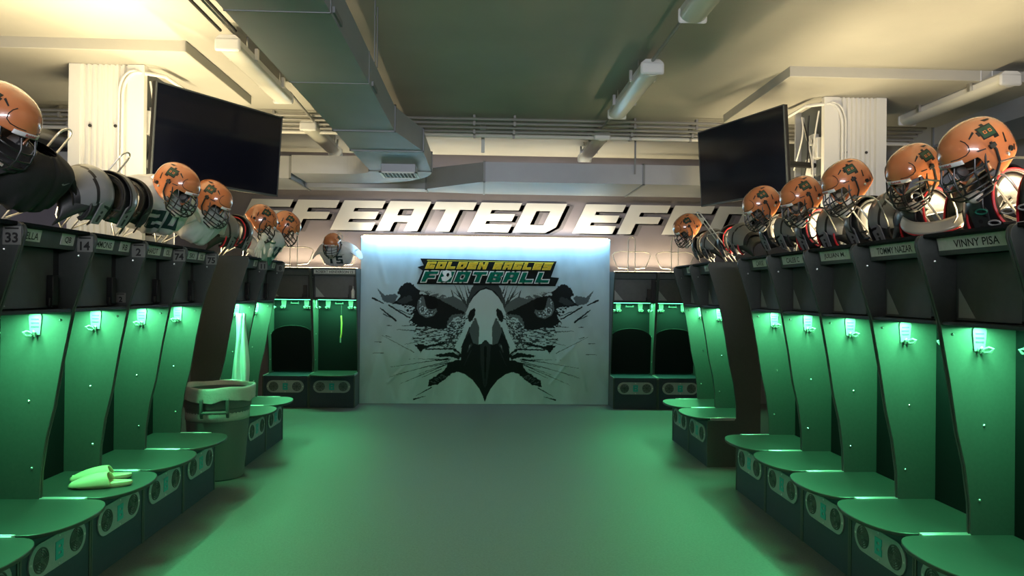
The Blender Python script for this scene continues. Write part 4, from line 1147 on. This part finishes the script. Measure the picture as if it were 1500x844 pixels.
# ------------------------------------------------------------------ trash can with liner
tc=empty('trash_can',(-2.235,6.40,0)); tag(tc,'tall grey round trash can with a white liner standing between two locker banks','trash can')
M_can=mat('can_grey',(.10,.115,.115),.5,bump=.1,bscale=200)
M_bag=mat('bag_film',(.62,.64,.62),.25,bump=.5,bscale=28,trans=.25)
mb=MB(); mb.lathe([(.205,.0),(.215,.01),(.262,.60),(.27,.605),(.275,.72),(.292,.725),(.292,.745),(.268,.745),(.255,.60),(.205,.02),(.0,.02)],48,capb=True); mb.build('can_body',M_can,tc,smooth=40)
for a0 in (14,194):
    T_=Matrix.Rotation(rad(a0),4,'Z')
    mb=MB()
    for s in (-1,1): mb.prism([(.255,.70),(.325,.69),(.325,.60),(.30,.555),(.255,.53)],s*.10-.012,s*.10+.012,'x',T=T_@Matrix.Rotation(rad(180),4,'Z'))
    mb.tube([T_@Vector((x,-.31,.585)) for x in (-.10,-.05,0,.05,.10)],.014,8)
    mb.build('can_handle',M_can,tc,bevel=.004)
mb=MB(); n=72
def lin(u,v):
    a=2*PI*u; w=.004*math.sin(5*a)+.003*math.sin(11*a+1)
    prof=[(.258,.50),(.262,.66),(.276,.765),(.292,.782),(.303,.765),(.302,.70),(.300,.668)]
    r,z=cat(prof,v); e=max(0,v-.75)*4
    return ((r+.006*math.sin(17*a)*e)*math.cos(a),(r+.006*math.sin(17*a)*e)*math.sin(a),z+w*e*1.6+.006*math.sin(5*a)*(v>.4))
mb.grid(lin,n,18,closeu=True); mb.build('bin_liner',M_bag,tc,solid=.0015,smooth=70)

# ------------------------------------------------------------------ slippers on the seat
M_slip=mat('slipper_foam',(.62,.60,.36),.6,noise=.03,nscale=20)
def slipper(loc,rz,label):
    S=empty('slipper',loc,(0,0,rz)); S.scale=(1.16,1.12,.82); tag(S,label,'slipper','pair of slippers')
    # local: toe towards -x
    def out(u):  # sole outline
        a=2*PI*u; x=.135*math.cos(a); w=.047+.008*(-x/.135)
        return x,w*math.copysign(abs(math.sin(a))**.8,math.sin(a))
    mb=MB()
    def fs(u,v):
        x,y=out(u); k=[(.0,.9),(.006,.98),(.02,1.03),(.032,1.0),(.030,.86),(.022,.8),(.022,0.01)][int(round(v*6))]
        lift=.012*max(0,(-x-.08)/.055)**2
        return (x*k[1],y*k[1],k[0]+lift*(1 if k[0]>.0 else 1))
    mb.grid(fs,48,6,closeu=True); mb.build('sole',M_slip,S,smooth=50)
    mb=MB()
    def fu(u,v):      # upper: arch over the front, v from toe to instep opening
        x=-.139+.165*v; t=math.sqrt(max(0,1-(x/.141)**2))**.8; w=(.049+.009*(-x/.135))*1.06*t+.001
        h=.022+.068*math.sin(min(1,v*1.02)*PI/2)**.8
        a=PI*u; sg=math.copysign(abs(math.cos(a))**.75,math.cos(a)); return (x+.05*(1-math.sin(a))*max(0,v-.5)*2*.5,-w*sg,.014+(h-.012)*math.sin(a)**.7)
    mb.grid(fu,24,20); mb.build('upper',M_slip,S,solid=.007,smooth=70)
    return S
slipper((-2.17,4.345,.4522),rad(14),'pale slipper nearer the camera on the seat under number plate 2')
slipper((-2.245,4.50,.4522),rad(20),'pale slipper behind the other one on the seat under number plate 2')

# ------------------------------------------------------------------ white cloth, lanyard, bottle
def cl(u,v):
    w=.05+.03*v; x=(u-.5)*2*w+.012*math.sin(v*7+u*4)
    return (x,.028*math.sin(u*13+v*2)*(.4+v)+.012*math.sin(v*5),-.95*v)
mb=MB(); mb.grid(cl,28,30); o=mb.build('hanging_towel',M_jw,loc=(-2.32,7.24,1.36),rot=(0,0,rad(8)),solid=.006,smooth=80)
tag(o,'white cloth hanging in the locker behind the trash can','towel')
M_lan=mat('lanyard_yellow',(.55,.48,.10),.6)
la=empty('lanyard',(bx[0]+.04,YBK+.40,1.385)); tag(la,'thin yellow lanyard hanging inside the back wall locker by the banner','lanyard')
mb=MB(); mb.tube([(0,0,0),(.004,0,-.12),(0,0,-.16)],.003,6); mb.build('cord',M_strap,la)
mb=MB(); mb.tube([(0,0,-.15),(.008,0,-.25),(.006,.0,-.40),(-.004,0,-.46)],.011,8); mb.build('strap',M_lan,la)
mb=MB(); mb.tube([(-.004,0,-.45),(-.006,0,-.53)],.009,8); mb.build('clip_end',M_patch,la)
bo=empty('spray_bottle',(-1.765,YBK+.145,1.4835)); tag(bo,'small white bottle on the shelf edge of the back locker beside the banner','bottle')
mb=MB(); mb.lathe([(0.001,0),(.022,.0),(.024,.01),(.024,.10),(.012,.13),(.010,.14)],20,capb=True); mb.build('bottle_body',M_white,bo)
mb=MB(); mb.lathe([(.011,.135),(.012,.165),(.001,.168)],16); mb.build('cap',M_patch,bo)
# ------------------------------------------------------------------ lamps of the place, then added fill light
WARM=(1.,.80,.46); COOL=(.62,.86,1.)
M_warm=mat('warm_led_strip',(.9,.8,.5),.5,emit=(1.,.8,.45),estr=8)
M_cool=mat('cool_led_strip',(.8,.9,1.),.5,emit=(.55,.95,1.),estr=10)
def up_strip(x0,y0,x1,y1,z,power,label,col=WARM,m=None,w=.03,spread=130):
    L=math.hypot(x1-x0,y1-y0); a=math.atan2(y1-y0,x1-x0)
    o=MB().box((-L/2,-w/2,0),(L/2,w/2,.012)).build('light_strip',m or M_warm,loc=((x0+x1)/2,(y0+y1)/2,z),rot=(0,0,a))
    tag(o,label,'light strip','warm light strips on the locker tops')
    area('strip_up_lamp',(0,0,.016),(PI,0,0),L,w,power,col,o,spread=spread)
    return o
up_strip(-2.5,2.9,-2.5,5.9,1.9,130,'warm light strip along the locker tops under the black and white jerseys')
up_strip(2.5,1.7,2.5,5.9,1.9,150,'warm light strip along the locker tops under the row of big helmets')
up_strip(-2.5,6.8,-2.5,7.9,1.9,42,'warm light strip on the short bank beyond the trash can',spread=165)
up_strip(2.5,6.8,2.5,7.9,1.9,42,'warm light strip on the short bank opposite the trash can',spread=165)
up_strip(-2.9,10.50,-1.75,10.50,1.9,9,'warm light strip on the back lockers below the jersey numbered 15')
up_strip(1.9,10.50,3.0,10.50,1.9,9,'warm light strip on the back lockers below the empty wire hangers')
# ledge over the banner: warm light up the letters, cool light down the print
up_strip(MX0+.03,10.50,MX1-.03,10.50,MZ1+.007,22,'warm light strip lying on the ledge between banner and wall letters',(1.,.86,.62),w=.05)
o=MB().box((MX0+.01,-.006,-.008),(MX1-.01,.006,.008)).build('light_strip',M_cool,loc=(0,YM-.035,MZ1-.012)); tag(o,'glowing pale cyan light strip along the top edge of the eagle banner','light strip')
area('banner_lamp',((MX0+MX1)/2,-.07,-.006),(rad(38),0,0),MX1-MX0-.05,.04,22,(.36,.70,1.),o)


# added fill light behind the camera: framed glowing panel, slab blocking its lower rays
struct(MB().box((XL,-.95,0),(XR,-.83,2.2)),'added_light_blocker',M_side)  # unseen slab added to keep the fill off the lower lockers
fpan=struct(MB().box((-2.4,YF,2.25),(2.4,YF+.02,2.75)),'added_fill_panel',mat('fill_panel_glow',(.8,.82,.85),.3,emit=(.86,.9,1.),estr=3))  # glowing panel added as a fill source, out of view
mb=MB()
for x0,x1,z0,z1 in ((-2.46,-2.4,2.19,2.81),(2.4,2.46,2.19,2.81),(-2.46,2.46,2.19,2.25),(-2.46,2.46,2.75,2.81),(-.83,-.77,2.25,2.75),(.77,.83,2.25,2.75)): mb.box((x0,YF,z0),(x1,YF+.06,z1))
mb.build('fill_panel_frame',M_grille,fpan)
area('added_fill_lamp',(0,YF+.08,2.5),(rad(90),0,0),4.7,.5,410,(.90,.91,1.),fpan)  # fill lamp added to brighten the helmets and jerseys
